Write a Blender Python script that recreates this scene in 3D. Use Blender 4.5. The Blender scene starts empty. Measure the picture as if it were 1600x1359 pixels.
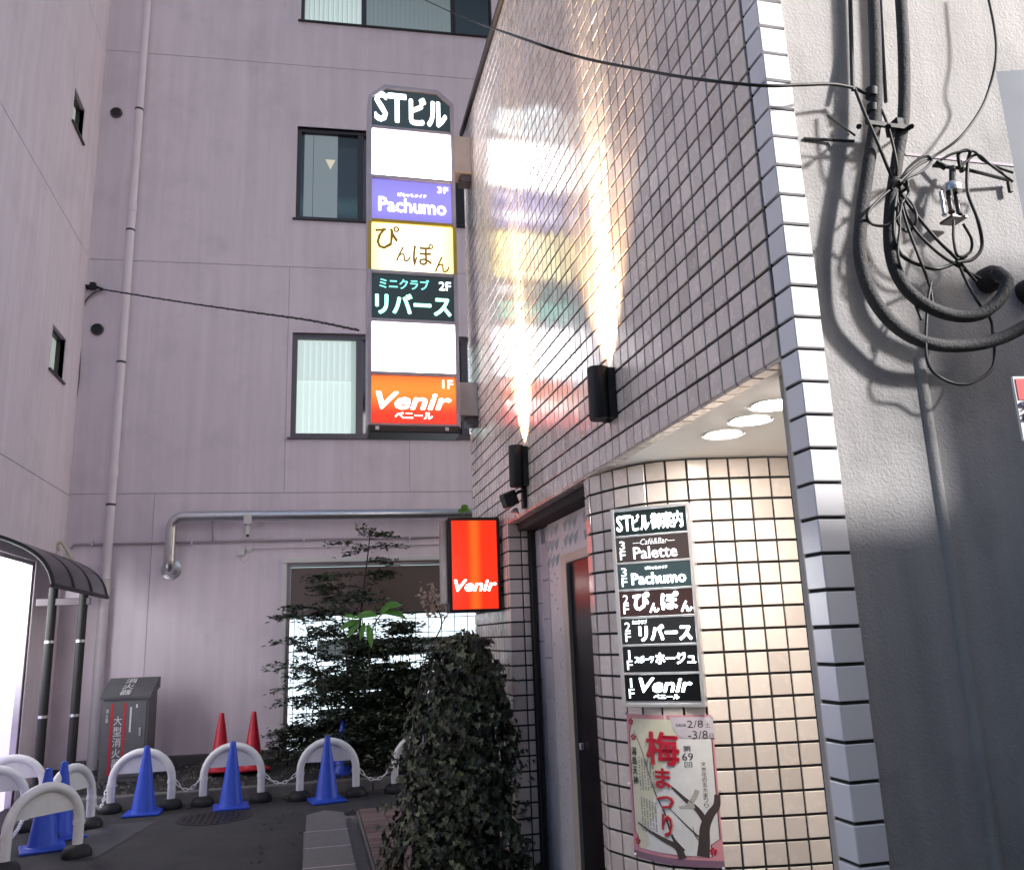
import bpy, bmesh, math, random
from mathutils import Vector, Matrix
random.seed(7)
sc = bpy.context.scene
COL = sc.collection
RAD = math.radians
H = 1.65                                   # eye height above the road

# ------------------------------------------------------------------ camera
def cam_axes(yaw, pitch, roll):
    cy, sy, cp, sp = math.cos(yaw), math.sin(yaw), math.cos(pitch), math.sin(pitch)
    fwd = Vector((-sy*cp, cy*cp, sp)); right = Vector((cy, sy, 0)); up = right.cross(fwd)
    cr, sr = math.cos(roll), math.sin(roll)
    return cr*right + sr*up, cr*up - sr*right, fwd
FOC = 1331.5
CR, CU, CF = cam_axes(-.2354, .2306, -.0371)
cd = bpy.data.cameras.new('camera'); cam = bpy.data.objects.new('camera', cd); COL.objects.link(cam)
m = Matrix.Identity(4)
for i in range(3):
    m[i][0], m[i][1], m[i][2] = CR[i], CU[i], -CF[i]
m[2][3] = H
cam.matrix_world = m
cd.sensor_fit = 'HORIZONTAL'; cd.sensor_width = 36; cd.lens = FOC/1600*36
cd.clip_start = .05; cd.clip_end = 500
sc.camera = cam

# ------------------------------------------------------------------ sky, sun, exposure
SUN_EL, SUN_AZ = RAD(28), math.atan2(.79, -.61)      # azimuth from +Y clockwise: sun to the right, behind the camera
w = bpy.data.worlds.new('World'); sc.world = w; w.use_nodes = True
nt = w.node_tree; nt.nodes.clear()
sky = nt.nodes.new('ShaderNodeTexSky'); sky.sky_type = 'NISHITA'; sky.sun_disc = False
sky.sun_elevation = SUN_EL; sky.sun_rotation = SUN_AZ
sky.dust_density = 2.0; sky.ozone_density = .8; sky.air_density = 1.0
bg = nt.nodes.new('ShaderNodeBackground'); bg.inputs['Strength'].default_value = .092

wo = nt.nodes.new('ShaderNodeOutputWorld')
nt.links.new(sky.outputs[0], bg.inputs[0]); nt.links.new(bg.outputs[0], wo.inputs[0])
ld = bpy.data.lights.new('sun', 'SUN'); ld.energy = 3.0; ld.angle = RAD(4.5); ld.color = (1, .97, .95)
sun = bpy.data.objects.new('sun', ld); COL.objects.link(sun)
sdir = Vector((math.sin(SUN_AZ)*math.cos(SUN_EL), math.cos(SUN_AZ)*math.cos(SUN_EL), math.sin(SUN_EL)))
sun.rotation_euler = sdir.to_track_quat('Z', 'Y').to_euler()
sun.location = (8, -6, 9)
vs = sc.view_settings
vs.view_transform = 'Standard'; vs.look = 'None'; vs.exposure = 1.36; vs.gamma = 1.0; vs.use_curve_mapping = False

# ------------------------------------------------------------------ survey helpers: image point -> point on a known wall plane
def ray(px, py):
    return CR*((px-800)/FOC) - CU*((py-679.5)/FOC) + CF
class Plane:
    """vertical wall plane: origin o (x, y), direction u along the wall, n outward (towards the street)"""
    def __init__(s, o, ang, flip=False):
        s.o = Vector((o[0], o[1], 0)); s.u = Vector((math.cos(ang), math.sin(ang), 0))
        s.n = Vector((s.u.y, -s.u.x, 0))
        if flip: s.n = -s.n
    def at(s, px, py, d=0):
        r = ray(px, py); o = s.o + s.n*d
        t = s.n.dot(o)/s.n.dot(r) if abs(s.n.dot(r)) > 1e-9 else 0
        p = r*t; return ((p - s.o).dot(s.u), p.z + H)
    def P(s, u, z, d=0): return s.o + s.u*u + s.n*d + Vector((0, 0, z))
def ground(px, py, z=0):
    r = ray(px, py); t = (z-H)/r.z; p = r*t; return Vector((p.x, p.y, z))
def at_y(px, py, Y):
    r = ray(px, py); p = r*(Y/r.y); return Vector((p.x, p.y, p.z+H))

EX, EY, Z0 = 1.3865, 2.1301, 1.9909 + H     # near corner of the tiled building, height of joint row 0
TW, TH, LEG = .0944, .1, .0964
def zk(k): return Z0 - TH*k
A = Plane((EX, 0), RAD(90), True)           # tiled facade, u = world y
for _ in (0,):
    A.n = Vector((-1, 0, 0))
BANG = RAD(-3.0)
B = Plane((-3.13, 12.19), BANG)             # back wall
C = Plane((-3.13, 0), RAD(90)); C.n = Vector((1, 0, 0))
K = Plane((0, 2.16), 0)                     # concrete neighbour
S = Plane((0, 6.95), 0)                     # face of the tall sign
V = Plane((0, 6.2), 0)                      # face of the red sign

# ------------------------------------------------------------------ mesh builder
class MB:
    def __init__(s): s.v = []; s.f = []
    def add(s, vs_, fs):
        b = len(s.v); s.v += [tuple(p) for p in vs_]; s.f += [tuple(i+b for i in f) for f in fs]; return s
    def hexa(s, p):                            # 8 points: bottom 4 ccw, top 4
        return s.add(p, [(0,3,2,1),(4,5,6,7),(0,1,5,4),(1,2,6,5),(2,3,7,6),(3,0,4,7)])
    def box(s, a, b):
        x0,y0,z0 = a; x1,y1,z1 = b
        return s.hexa([(x0,y0,z0),(x1,y0,z0),(x1,y1,z0),(x0,y1,z0),(x0,y0,z1),(x1,y0,z1),(x1,y1,z1),(x0,y1,z1)])
    def obox(s, c, ax, ay, az, bev=0, seg=1):   # centre and half axes
        c = Vector(c); ax, ay, az = Vector(ax), Vector(ay), Vector(az)
        if not bev:
            return s.hexa([c-ax-ay-az, c+ax-ay-az, c+ax+ay-az, c-ax+ay-az, c-ax-ay+az, c+ax-ay+az, c+ax+ay+az, c-ax+ay+az])
        lx, ly, lz = ax.length, ay.length, az.length
        bm = bmesh.new(); bmesh.ops.create_cube(bm, size=2)
        for v in bm.verts: v.co = Vector((v.co.x*lx, v.co.y*ly, v.co.z*lz))
        bmesh.ops.bevel(bm, geom=bm.edges[:], offset=bev, segments=seg, affect='EDGES', profile=.5)
        nx, ny, nz = ax/lx, ay/ly, az/lz
        bm.verts.index_update()
        s.add([c + nx*v.co.x + ny*v.co.y + nz*v.co.z for v in bm.verts], [[v.index for v in f.verts] for f in bm.faces])
        bm.free(); return s
    def pbox(s, pl, u0, u1, z0, z1, d0, d1, bev=0, seg=1):   # box on a wall plane
        c = pl.P((u0+u1)/2, (z0+z1)/2, (d0+d1)/2)
        return s.obox(c, pl.u*((u1-u0)/2), pl.n*((d1-d0)/2), Vector((0,0,(z1-z0)/2)), bev, seg)
    def tube(s, pts, r, n=8, caps=True):
        pts = [Vector(p) for p in pts]; N = len(pts)
        rs = r if isinstance(r, (list, tuple)) else [r]*N
        t0 = (pts[1]-pts[0]).normalized()
        ref = Vector((0,0,1)) if abs(t0.z) < .9 else Vector((1,0,0))
        nv = t0.cross(ref).normalized(); b0 = len(s.v); pt = t0
        for i in range(N):
            t = (pts[min(i+1,N-1)] - pts[max(i-1,0)])
            t = t.normalized() if t.length > 1e-9 else pt
            nv = (nv - t*nv.dot(t))
            nv = nv.normalized() if nv.length > 1e-6 else t.orthogonal().normalized()
            bv = t.cross(nv); pt = t
            for j in range(n):
                a = 2*math.pi*j/n; s.v.append(tuple(pts[i] + (nv*math.cos(a) + bv*math.sin(a))*rs[i]))
        for i in range(N-1):
            for j in range(n):
                a = b0+i*n+j; b = b0+i*n+(j+1)%n; s.f.append((a, b, b+n, a+n))
        if caps:
            s.f.append(tuple(b0+j for j in range(n))[::-1]); s.f.append(tuple(b0+(N-1)*n+j for j in range(n)))
        return s
    def lathe(s, prof, n=24, M=None, caps=True):
        M = M or Matrix.Identity(4); b0 = len(s.v)
        for r, z in prof:
            for j in range(n):
                a = 2*math.pi*j/n; s.v.append(tuple(M @ Vector((r*math.cos(a), r*math.sin(a), z))))
        for i in range(len(prof)-1):
            for j in range(n):
                a = b0+i*n+j; b = b0+i*n+(j+1)%n; s.f.append((a, b, b+n, a+n))
        if caps:
            s.f.append(tuple(b0+j for j in range(n))[::-1]); L = len(prof)-1
            s.f.append(tuple(b0+L*n+j for j in range(n)))
        return s
    def prism(s, poly, d):                     # poly: 3D points, d: vector thickness
        n = len(poly); d = Vector(d); p = [Vector(q) for q in poly]
        return s.add(p + [q+d for q in p], [tuple(range(n))[::-1], tuple(range(n, 2*n))] + [(i, (i+1)%n, n+(i+1)%n, n+i) for i in range(n)])
    def merge(s, o): return s.add(o.v, o.f)
    def mesh(s, name, off=(0,0,0), smooth=None):
        me = bpy.data.meshes.new(name); ox, oy, oz = off
        me.from_pydata([(x-ox, y-oy, z-oz) for x, y, z in s.v], [], s.f)
        bm = bmesh.new(); bm.from_mesh(me); bmesh.ops.recalc_face_normals(bm, faces=bm.faces[:]) if len(s.f) < 60000 else None
        bm.to_mesh(me); bm.free()
        if smooth:
            me.polygons.foreach_set('use_smooth', [True]*len(me.polygons)); me.set_sharp_from_angle(angle=RAD(smooth))
        me.update(); return me
def spline(pts, n=8):
    P = [Vector(p) for p in pts]; out = []
    for i in range(len(P)-1):
        p0 = P[i-1] if i else P[0]*2-P[1]; p1, p2 = P[i], P[i+1]; p3 = P[i+2] if i+2 < len(P) else P[-1]*2-P[-2]
        for j in range(n):
            t = j/n
            out.append(.5*((2*p1) + (p2-p0)*t + (2*p0-5*p1+4*p2-p3)*t*t + (3*p1-p0-3*p2+p3)*t**3))
    out.append(P[-1]); return out

# ------------------------------------------------------------------ objects
def tagit(o, label=None, cat=None, group=None, kind=None):
    if label: o['label'] = label
    if cat: o['category'] = cat
    if group: o['group'] = group
    if kind: o['kind'] = kind
    return o
def thing(name, label, cat, loc=(0,0,0), group=None):
    o = bpy.data.objects.new(name, None); COL.objects.link(o); o.location = loc; o.empty_display_size = .1
    return tagit(o, label, cat, group)
def root_of(o):
    while o.parent: o = o.parent
    return o
def part(parent, name, mb, mat, smooth=None, label=None, kind=None):
    off = tuple(root_of(parent).location)
    me = mb.mesh(name, off, smooth); me.materials.append(mat)
    o = bpy.data.objects.new(name, me); COL.objects.link(o); o.parent = parent
    return tagit(o, label, None, None, kind)
def solo(name, mb, mat, label, cat, loc=(0,0,0), group=None, smooth=None, kind=None):
    me = mb.mesh(name, loc, smooth); me.materials.append(mat)
    o = bpy.data.objects.new(name, me); COL.objects.link(o); o.location = loc
    return tagit(o, label, cat, group, kind)
def structure(name, mb, mat, smooth=None, label=None, kind='structure'):
    return solo(name, mb, mat, label, None, smooth=smooth, kind=kind)
def copy_tree(o, parent=None):
    c = o.copy(); COL.objects.link(c); c.parent = parent
    for ch in o.children: copy_tree(ch, c)
    return c

# ------------------------------------------------------------------ materials
MATS = {}
def M(name, col, rough=.6, metal=0, var=.12, vs=6, bump=0, bs=80, rnd=0, streak=0, coat=0, spec=.5, col2=None, trans=0, obj=False, blot=0):
    if name in MATS: return MATS[name]
    m = bpy.data.materials.new(name); m.use_nodes = True; t = m.node_tree; N = t.nodes; L = t.links
    p = N['Principled BSDF']
    p.inputs['Roughness'].default_value = rough; p.inputs['Metallic'].default_value = metal
    p.inputs['Specular IOR Level'].default_value = spec; p.inputs['Coat Weight'].default_value = coat
    if coat: p.inputs['Coat Roughness'].default_value = .15; p.inputs['Coat IOR'].default_value = 1.75
    if obj:
        tc = N.new('ShaderNodeTexCoord'); pos = tc.outputs['Object']
    else:
        g = N.new('ShaderNodeNewGeometry'); pos = g.outputs['Position']
    def noise(scale, detail=6, stretch=None):
        n = N.new('ShaderNodeTexNoise'); n.inputs['Scale'].default_value = scale; n.inputs['Detail'].default_value = detail
        n.inputs['Roughness'].default_value = .62
        if stretch:
            mp = N.new('ShaderNodeMapping'); mp.inputs['Scale'].default_value = stretch; L.new(pos, mp.inputs['Vector']); L.new(mp.outputs[0], n.inputs['Vector'])
        else: L.new(pos, n.inputs['Vector'])
        return n.outputs['Fac']
    def math_(op, a, b=None, c=None):
        n = N.new('ShaderNodeMath'); n.operation = op
        for i, x in enumerate((a, b, c)):
            if x is None: continue
            if isinstance(x, (int, float)): n.inputs[i].default_value = x
            else: L.new(x, n.inputs[i])
        return n.outputs[0]
    val = math_('MULTIPLY_ADD', noise(vs), 2*var, 1-var)
    if streak:
        val = math_('MULTIPLY', val, math_('MULTIPLY_ADD', noise(1, 5, (7, 7, .35)), 2*streak, 1-streak))
    if blot:
        r = N.new('ShaderNodeMapRange'); r.inputs['From Min'].default_value = .5; r.inputs['From Max'].default_value = .7
        r.inputs['To Min'].default_value = 1; r.inputs['To Max'].default_value = 1-blot; L.new(noise(1.7, 8), r.inputs['Value'])
        val = math_('MULTIPLY', val, r.outputs[0])
    base = N.new('ShaderNodeRGB'); base.outputs[0].default_value = (*col, 1); bc = base.outputs[0]
    if rnd:
        g2 = N.new('ShaderNodeNewGeometry'); oi = N.new('ShaderNodeObjectInfo')
        rr = math_('FRACT', math_('ADD', g2.outputs['Random Per Island'], oi.outputs['Random']))
        if col2:
            mx = N.new('ShaderNodeMix'); mx.data_type = 'RGBA'; L.new(bc, mx.inputs[6]); mx.inputs[7].default_value = (*col2, 1)
            L.new(math_('POWER', rr, 2.5), mx.inputs[0]); bc = mx.outputs[2]
        val = math_('MULTIPLY', val, math_('MULTIPLY_ADD', math_('FRACT', math_('MULTIPLY', rr, 7.13)), 2*rnd, 1-rnd))
    vm = N.new('ShaderNodeVectorMath'); vm.operation = 'SCALE'; L.new(bc, vm.inputs[0]); L.new(val, vm.inputs['Scale'])
    L.new(vm.outputs[0], p.inputs['Base Color'])
    rv = math_('MULTIPLY_ADD', noise(vs*3.1), .25*rough, .87*rough); L.new(rv, p.inputs['Roughness'])
    if bump:
        b = N.new('ShaderNodeBump'); b.inputs['Strength'].default_value = bump; b.inputs['Distance'].default_value = .01
        L.new(noise(bs, 4), b.inputs['Height']); L.new(b.outputs[0], p.inputs['Normal'])
    if trans:
        tr = N.new('ShaderNodeBsdfTranslucent'); L.new(vm.outputs[0], tr.inputs[0]); ms = N.new('ShaderNodeMixShader'); ms.inputs[0].default_value = trans
        L.new(p.outputs[0], ms.inputs[1]); L.new(tr.outputs[0], ms.inputs[2]); L.new(ms.outputs[0], N['Material Output'].inputs[0])
    MATS[name] = m; return m
def EM(name, col, s=1.0, axis=None, c=0, wd=1, col2=None, rough=.25):
    """backlit plastic: emission, optionally stronger in a band (the tube behind it) about coordinate c of an axis"""
    if name in MATS: return MATS[name]
    m = bpy.data.materials.new(name); m.use_nodes = True; t = m.node_tree; N = t.nodes; L = t.links; p = N['Principled BSDF']
    p.inputs['Base Color'].default_value = (*[min(.8, x*.6) for x in col], 1); p.inputs['Roughness'].default_value = rough
    p.inputs['Emission Color'].default_value = (*col, 1); p.inputs['Emission Strength'].default_value = s*.62
    if axis is not None:
        g = N.new('ShaderNodeNewGeometry'); sp = N.new('ShaderNodeSeparateXYZ'); L.new(g.outputs['Position'], sp.inputs[0])
        a = N.new('ShaderNodeMath'); a.operation = 'SUBTRACT'; a.inputs[1].default_value = c; L.new(sp.outputs[axis], a.inputs[0])
        b = N.new('ShaderNodeMath'); b.operation = 'ABSOLUTE'; L.new(a.outputs[0], b.inputs[0])
        r = N.new('ShaderNodeMapRange'); r.interpolation_type = 'SMOOTHSTEP'; r.inputs['From Min'].default_value = 0; r.inputs['From Max'].default_value = wd
        r.inputs['To Min'].default_value = 1; r.inputs['To Max'].default_value = 0; L.new(b.outputs[0], r.inputs['Value'])
        mx = N.new('ShaderNodeMix'); mx.data_type = 'RGBA'; mx.inputs[6].default_value = (*col, 1); mx.inputs[7].default_value = (*(col2 or col), 1)
        L.new(r.outputs[0], mx.inputs[0]); L.new(mx.outputs[2], p.inputs['Emission Color'])
    MATS[name] = m; return m

def GLASS(name, col=(.03,.035,.04), rough=.06):
    return M(name, col, rough, var=.05, spec=.8)

m_tile = M('tile_glazed', (.79,.70,.635), .27, var=.04, rnd=.09, coat=.9, col2=(.60,.525,.475))
m_tile_c = M('tile_corner', (.78,.77,.80), .20, var=.04, rnd=.05, coat=.35)
m_grout = M('grout', (.018,.017,.018), .9, var=.3, vs=30)
m_paint = M('lilac_paint', (.74,.66,.72), .7, var=.05, vs=1.3, bump=.12, bs=140, streak=.17, blot=.10)
m_groove = M('groove_dark', (.46,.41,.455), .8)
m_conc = M('stucco', (.38,.37,.37), .85, var=.12, vs=5, bump=.45, bs=95, streak=.34, blot=.32)
m_asph = M('asphalt', (.042,.040,.040), .8, var=.35, vs=2.2, bump=.5, bs=220, blot=.3)
m_kerb = M('kerb_concrete', (.16,.155,.15), .85, var=.25, vs=14, bump=.35, bs=160)
m_soil = M('soil', (.035,.032,.03), .95, var=.5, vs=40, bump=1.0, bs=90)
m_brick = M('paver', (.17,.11,.10), .8, var=.2, vs=30, bump=.4, bs=150, rnd=.25)
m_alu = M('bronze_aluminium', (.055,.05,.052), .38, metal=.5, var=.1, vs=20)
m_alu2 = M('mauve_aluminium', (.12,.105,.12), .4, metal=.4, var=.1, vs=20)
m_steel = M('steel_frame', (.42,.40,.43), .32, metal=.85, var=.15, vs=14)
m_stain = M('stainless', (.62,.60,.61), .33, metal=.6, var=.12, vs=30)
m_galv = M('galvanised', (.55,.56,.58), .32, metal=.9, var=.15, vs=16)
m_black = M('black_metal', (.009,.009,.010), .62, var=.2, vs=20)
m_rub = M('black_rubber', (.012,.012,.013), .6, var=.3, vs=30, obj=True)
m_cable = M('cable_black', (.012,.012,.013), .55, var=.2, vs=30)
m_wplast = M('white_plastic', (.80,.80,.81), .4, var=.10, vs=16, obj=True, blot=.15)
m_blue = M('blue_plastic', (.020,.080,.58), .42, var=.22, vs=16, obj=True, blot=.25)
m_red = M('red_plastic', (.55,.012,.035), .42, var=.22, vs=16, obj=True, blot=.2)
m_white = M('white_paint', (.68,.67,.66), .5, var=.06, vs=5)
m_soffit = M('soffit_paint', (.82,.80,.77), .6, var=.03, vs=3)
m_cream = M('cream_paint', (.50,.46,.38), .45, var=.08, vs=8)
m_carv = M('carved_panel', (.60,.59,.61), .55, var=.10, vs=12, bump=.5, bs=38)
m_dark = M('dark_interior', (.01,.009,.012), .5)
m_glassd = GLASS('glass_dark')
m_door = M('door_glass', (.012,.008,.012), .3, var=.2, vs=2)
m_pipe = M('dirty_conduit', (.055,.053,.055), .7, var=.4, vs=24, bump=.6, bs=120, blot=.5)
m_dp = M('downpipe_paint', (.70,.63,.69), .5, var=.08, vs=3, streak=.08)
m_cab = M('cabinet_grey', (.13,.13,.135), .5, metal=.2, var=.25, vs=10, blot=.4)
m_redp = M('red_print', (.55,.02,.035), .5, var=.1)
m_whp = M('white_print', (.7,.7,.7), .5, var=.15, vs=30)
m_bark = M('bark', (.05,.042,.035), .9, var=.4, vs=30)
m_leaf = M('shrub_leaf', (.036,.046,.032), .40, rnd=.6, col2=(.14,.18,.11), trans=.25, var=.2)
m_ivy = M('ivy_leaf', (.022,.028,.019), .38, rnd=.65, col2=(.17,.20,.12), trans=.12, var=.2)
m_green = M('bright_leaf', (.13,.36,.06), .4, var=.2, vs=20, trans=.35)
m_dry = M('dry_leaf', (.48,.37,.31), .7, var=.3, vs=40, trans=.3)
m_brown = M('brown_shutter', (.14,.105,.10), .5, var=.1, vs=3)

# ------------------------------------------------------------------ lettering
def text_geo(body, bold=0.0, shear=0.0, res=2, spacing=1.0):
    c = bpy.data.curves.new('lettering', 'FONT'); c.body = body; c.size = 1; c.offset = bold; c.shear = shear
    c.resolution_u = res; c.space_character = spacing
    o = bpy.data.objects.new('lettering', c); COL.objects.link(o)
    dg = bpy.context.evaluated_depsgraph_get(); me = bpy.data.meshes.new_from_object(o.evaluated_get(dg))
    v = [(p.co.x, p.co.y) for p in me.vertices]; f = [tuple(p.vertices) for p in me.polygons]
    bpy.data.objects.remove(o); bpy.data.curves.remove(c); bpy.data.meshes.remove(me)
    x0, x1 = min(p[0] for p in v), max(p[0] for p in v); y0, y1 = min(p[1] for p in v), max(p[1] for p in v)
    return [((x-x0)/(x1-x0), (y-y0)/(y1-y0)) for x, y in v], f
def letters(mb, body, pos, u0, u1, z0, z1, bold=0.0, **kw):
    """text filling the box u0..u1, z0..z1; pos(u, z) -> world point; bold thickens the strokes by stacked copies"""
    v, f = text_geo(body, **kw); k = bold*.8; ku = k/max(1, len(body)*.75)
    offs = [(0,0)] if not bold else [(0,0)] + [(math.cos(a)*ku, math.sin(a)*k) for a in [i*math.pi/4 for i in range(8)]]
    du, dz = u1-u0, z1-z0
    c = pos((u0+u1)/2,(z0+z1)/2); n = (pos((u0+u1)/2+du*.05,(z0+z1)/2)-c).cross(pos((u0+u1)/2,(z0+z1)/2+dz*.05)-c).normalized()
    for q, (ox, oz) in enumerate(offs):
        mb.add([pos(u0 + du*(ku + ox + a*(1-2*ku)), z0 + dz*(k + oz + b*(1-2*k))) + n*(.00025*q) for a, b in v], f)
    return mb
def vtext(mb, body, pos, uc, wd, z_top, z_bot, **kw):
    n = len(body); h = (z_top-z_bot)/n
    for i, ch in enumerate(body):
        zt = z_top - i*h
        if ch in 'ー・': continue
        k = .32 if ch == '1' else 1
        letters(mb, ch, pos, uc-wd/2*k, uc+wd/2*k, zt-h*.92, zt-h*.04, **kw)
    return mb

# ================================================================== GROUND
structure('ground', MB().box((-30,-12,-.3),(30,30,0)), m_asph)
kb = thing('kerb', 'row of grey concrete kerb stones edging the planting bed', 'kerb')
kb['kind'] = 'structure'; del kb['category']
p0, p1 = ground(120, 1268), ground(640, 1229)
KD = (p1-p0).normalized(); KN = Vector((KD.y, -KD.x, 0)); KN = KN if KN.y > 0 else -KN
L = (p1-p0).length + 1.6; nst = int(L/.6); ks = p0 - KD*.5
for i in range(nst+1):
    c = ks + KD*(.6*i+.3) + KN*.075
    part(kb, 'kerb_stone', MB().obox(c + Vector((0,0,.055)), KD*.296, KN*.07, Vector((0,0,.065)), .012, 2), m_kerb)
q = [ks + KN*.14, ks + KD*(L+.6) + KN*.14]
bed = MB()
nx, ny = 60, 18
for j in range(ny+1):
    for i in range(nx+1):
        a = q[0].lerp(q[1], i/nx); bx = -3.2 + 6.6*i/nx
        b = B.P((bx+3.13)/math.cos(BANG), 0, -.05); b.x = bx
        p = a.lerp(Vector((b.x, b.y, 0)), j/ny)
        bed.v.append((p.x, p.y, .09 + .15*(j/ny) + random.uniform(-.012,.012)))
for j in range(ny):
    for i in range(nx):
        a = j*(nx+1)+i; bed.f.append((a, a+1, a+nx+2, a+nx+1))
structure('planting_bed', bed, m_soil, smooth=60)
pl = thing('plinth', 'low concrete plinth along the foot of the lilac wall', 'plinth'); pl['kind'] = 'structure'; del pl['category']
part(pl, 'plinth_strip', MB().pbox(B, .3, 2.9, .16, .33, 0, .09, .01), M('plinth_grey', (.11,.105,.11), .85, var=.25, vs=9, bump=.4, bs=120))
# pebbles on the bed
pb = MB()
for i in range(1500):
    t = random.random(); s_ = random.random(); p = q[0].lerp(q[1], t); p += KN*(.05 + s_*1.6)
    r = random.uniform(.008,.022); z = .10+.15*s_
    pb.hexa([(p.x-r,p.y-r*.8,z-.01),(p.x+r*.9,p.y-r,z-.01),(p.x+r,p.y+r*.8,z-.01),(p.x-r*.8,p.y+r,z-.01),
             (p.x-r*.6,p.y-r*.5,z+r*.8),(p.x+r*.5,p.y-r*.6,z+r*.7),(p.x+r*.6,p.y+r*.4,z+r*.9),(p.x-r*.5,p.y+r*.6,z+r*.6)])
structure('gravel', pb, M('gravel', (.10,.098,.095), .9, rnd=.5), kind='stuff', label='grey gravel scattered over the planting bed')['category'] = 'gravel'
# kerb block, gutter and brick paving at the foot of the facade
kb2 = thing('kerb_block', 'broad concrete kerb block with slanted end beside the brick paving', 'kerb block', (.2,8.2,0))
a, b, c_, d_ = ground(482,1300), ground(515,1288), ground(538,1288), ground(552,1359)
blk = MB().prism([(-.02,6.3,0),(.34,6.3,0),(.33,8.55,0),(.16,8.72,0),(.0,8.55,0)], (0,0,.13))
part(kb2, 'block', blk, m_kerb)
for y in (6.6,7.2,7.8):
    part(kb2, 'joint', MB().box((-.022,y,0),(.342,y+.012,.1325)), m_groove)
gt = thing('gutter', 'narrow concrete channel between kerb block and brick paving', 'gutter'); gt['kind']='structure'; del gt['category']
part(gt, 'channel', MB().box((.36,6.2,0),(.46,8.9,.03)).box((.345,6.2,.0),(.36,8.8,.06)).box((.46,6.2,.0),(.475,8.8,.09)), m_kerb)
pv = thing('brick_paving', 'reddish brick paving beside the ivy', 'paving'); pv['kind']='structure'; del pv['category']
part(pv, 'mortar_bed', MB().box((.478,6.2,0),(1.38,8.85,.088)), m_grout)
bm_ = MB().obox((0,0,0),(.108,0,0),(0,.052,0),(0,0,.03),.005).mesh('brick'); bm_.materials.append(m_brick)
for r in range(24):
    for c in range(4):
        o = bpy.data.objects.new('brick', bm_); COL.objects.link(o); o.parent = pv
        o.location = (.592 + c*.222 + (.0), 6.28 + r*.109, .066 + random.uniform(-.002,.002))
# manhole covers
def manhole(px, py, rx, label):
    g = ground(px, py); t = thing('manhole_cover', label, 'manhole', (g.x, g.y, 0), 'manhole covers in the road')
    part(t, 'rim', MB().lathe([(rx*1.08,.0),(rx*1.08,.006),(rx,.006),(rx,.004)], 36, Matrix.Translation((g.x,g.y,0))), M('cast_iron', (.035,.034,.036), .55, metal=.4, var=.3, vs=30))
    mb = MB()
    for i in range(-5,6):
        for j in range(-5,6):
            x, y = i*rx*.17, j*rx*.17
            if x*x+y*y < (rx*.9)**2: mb.box((g.x+x-rx*.05, g.y+y-rx*.05, .004), (g.x+x+rx*.05, g.y+y+rx*.05, .010))
    part(t, 'stud_pattern', mb, MATS['cast_iron'], kind='stuff')
manhole(335, 1277, .33, 'round iron manhole cover in the road before the middle cone')
g = ground(566, 1276)
t = thing('drain_grate', 'rectangular iron drain grate beyond the kerb block', 'drain', (g.x, g.y, 0))
part(t, 'frame', MB().box((g.x-.42,g.y-.3,0),(g.x+.5,g.y+.3,.005)), MATS['cast_iron'])
mb = MB()
for i in range(22): mb.box((g.x-.38+i*.04,g.y-.26,.005),(g.x-.362+i*.04,g.y+.26,.011))
part(t, 'bar_field', mb, MATS['cast_iron'], kind='stuff')
g = ground(452, 1262)
# paved patch left of the cones
gp = [ground(*p) for p in ((140,1290),(245,1283),(150,1340),(110,1345))]
structure('road_patch', MB().add([(p.x,p.y,.004) for p in gp],[(0,1,2,3)]), M('road_patch', (.075,.074,.078), .85, var=.25, vs=8, bump=.4, bs=160))

# ================================================================== LILAC BUILDING (walls B and C)
lb = thing('lilac_building', 'lilac painted building closing the alley at the back and left', 'building', (-3.13,12.19,0))
Bu = lambda px, py: B.at(px, py)
def rect_minus(u0,u1,z0,z1,holes):
    us = sorted({u0,u1,*[min(max(x,u0),u1) for h in holes for x in h[:2]]}); zs = sorted({z0,z1,*[min(max(x,z0),z1) for h in holes for x in h[2:]]})
    out = []
    for j in range(len(zs)-1):
        run = None
        for i in range(len(us)-1):
            cu, cz = (us[i]+us[i+1])/2, (zs[j]+zs[j+1])/2
            ins = any(h[0] < cu < h[1] and h[2] < cz < h[3] for h in holes)
            if not ins:
                run = (run[0], us[i+1]) if run else (us[i], us[i+1])
            if (ins or i == len(us)-2) and run: out.append((run[0],run[1],zs[j],zs[j+1])); run = None
    return out
def Brect(x0,y0,x1,y1): a = Bu(x0,y0); b = Bu(x1,y1); return (a[0], b[0], b[1], a[1])
um = Bu(742,600)[0] + .45
W1 = (Bu(470,32)[0], um, Bu(470,32)[1], Bu(470,32)[1]+1.5)
W2 = (Bu(465,197)[0], um, Bu(463,341)[1], Bu(465,197)[1])
W3 = (Bu(457,519)[0], um, Bu(452,683)[1], Bu(457,519)[1])
W4 = (Bu(449,880)[0], um, Bu(440,1180)[1], Bu(449,880)[1])
zg1, zg2, zg0 = Bu(400,770)[1], Bu(400,415)[1], Bu(200,81)[1]
zgt = W1[3]+.9
holes = [W1,W2,W3,W4]
ucol = [0, Bu(228,1000)[0], Bu(448,600)[0], Bu(640,700)[0], um+2.5]
rows = [0, zg1, zg2, zg0, zgt, zgt+2.2]
for j in range(len(rows)-1):
    brk = [0, um+2.5] if j else [0, ucol[1], um+2.5]
    if j == 1: brk = [0, ucol[2], ucol[3], um+2.5]
    for i in range(len(brk)-1):
        mb = MB()
        for r in rect_minus(brk[i]+(.004 if i else -.3), brk[i+1]-.004, rows[j]+.005, rows[j+1]-.005, holes): mb.pbox(B, *r, -.14, 0)
        part(lb, 'wall_panel', mb, m_paint)
mb = MB()
for r in rect_minus(-.3, um+2.5, 0, rows[-1], holes): mb.pbox(B, *r, -.3, -.012)
part(lb, 'wall_core', mb, m_groove)
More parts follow.
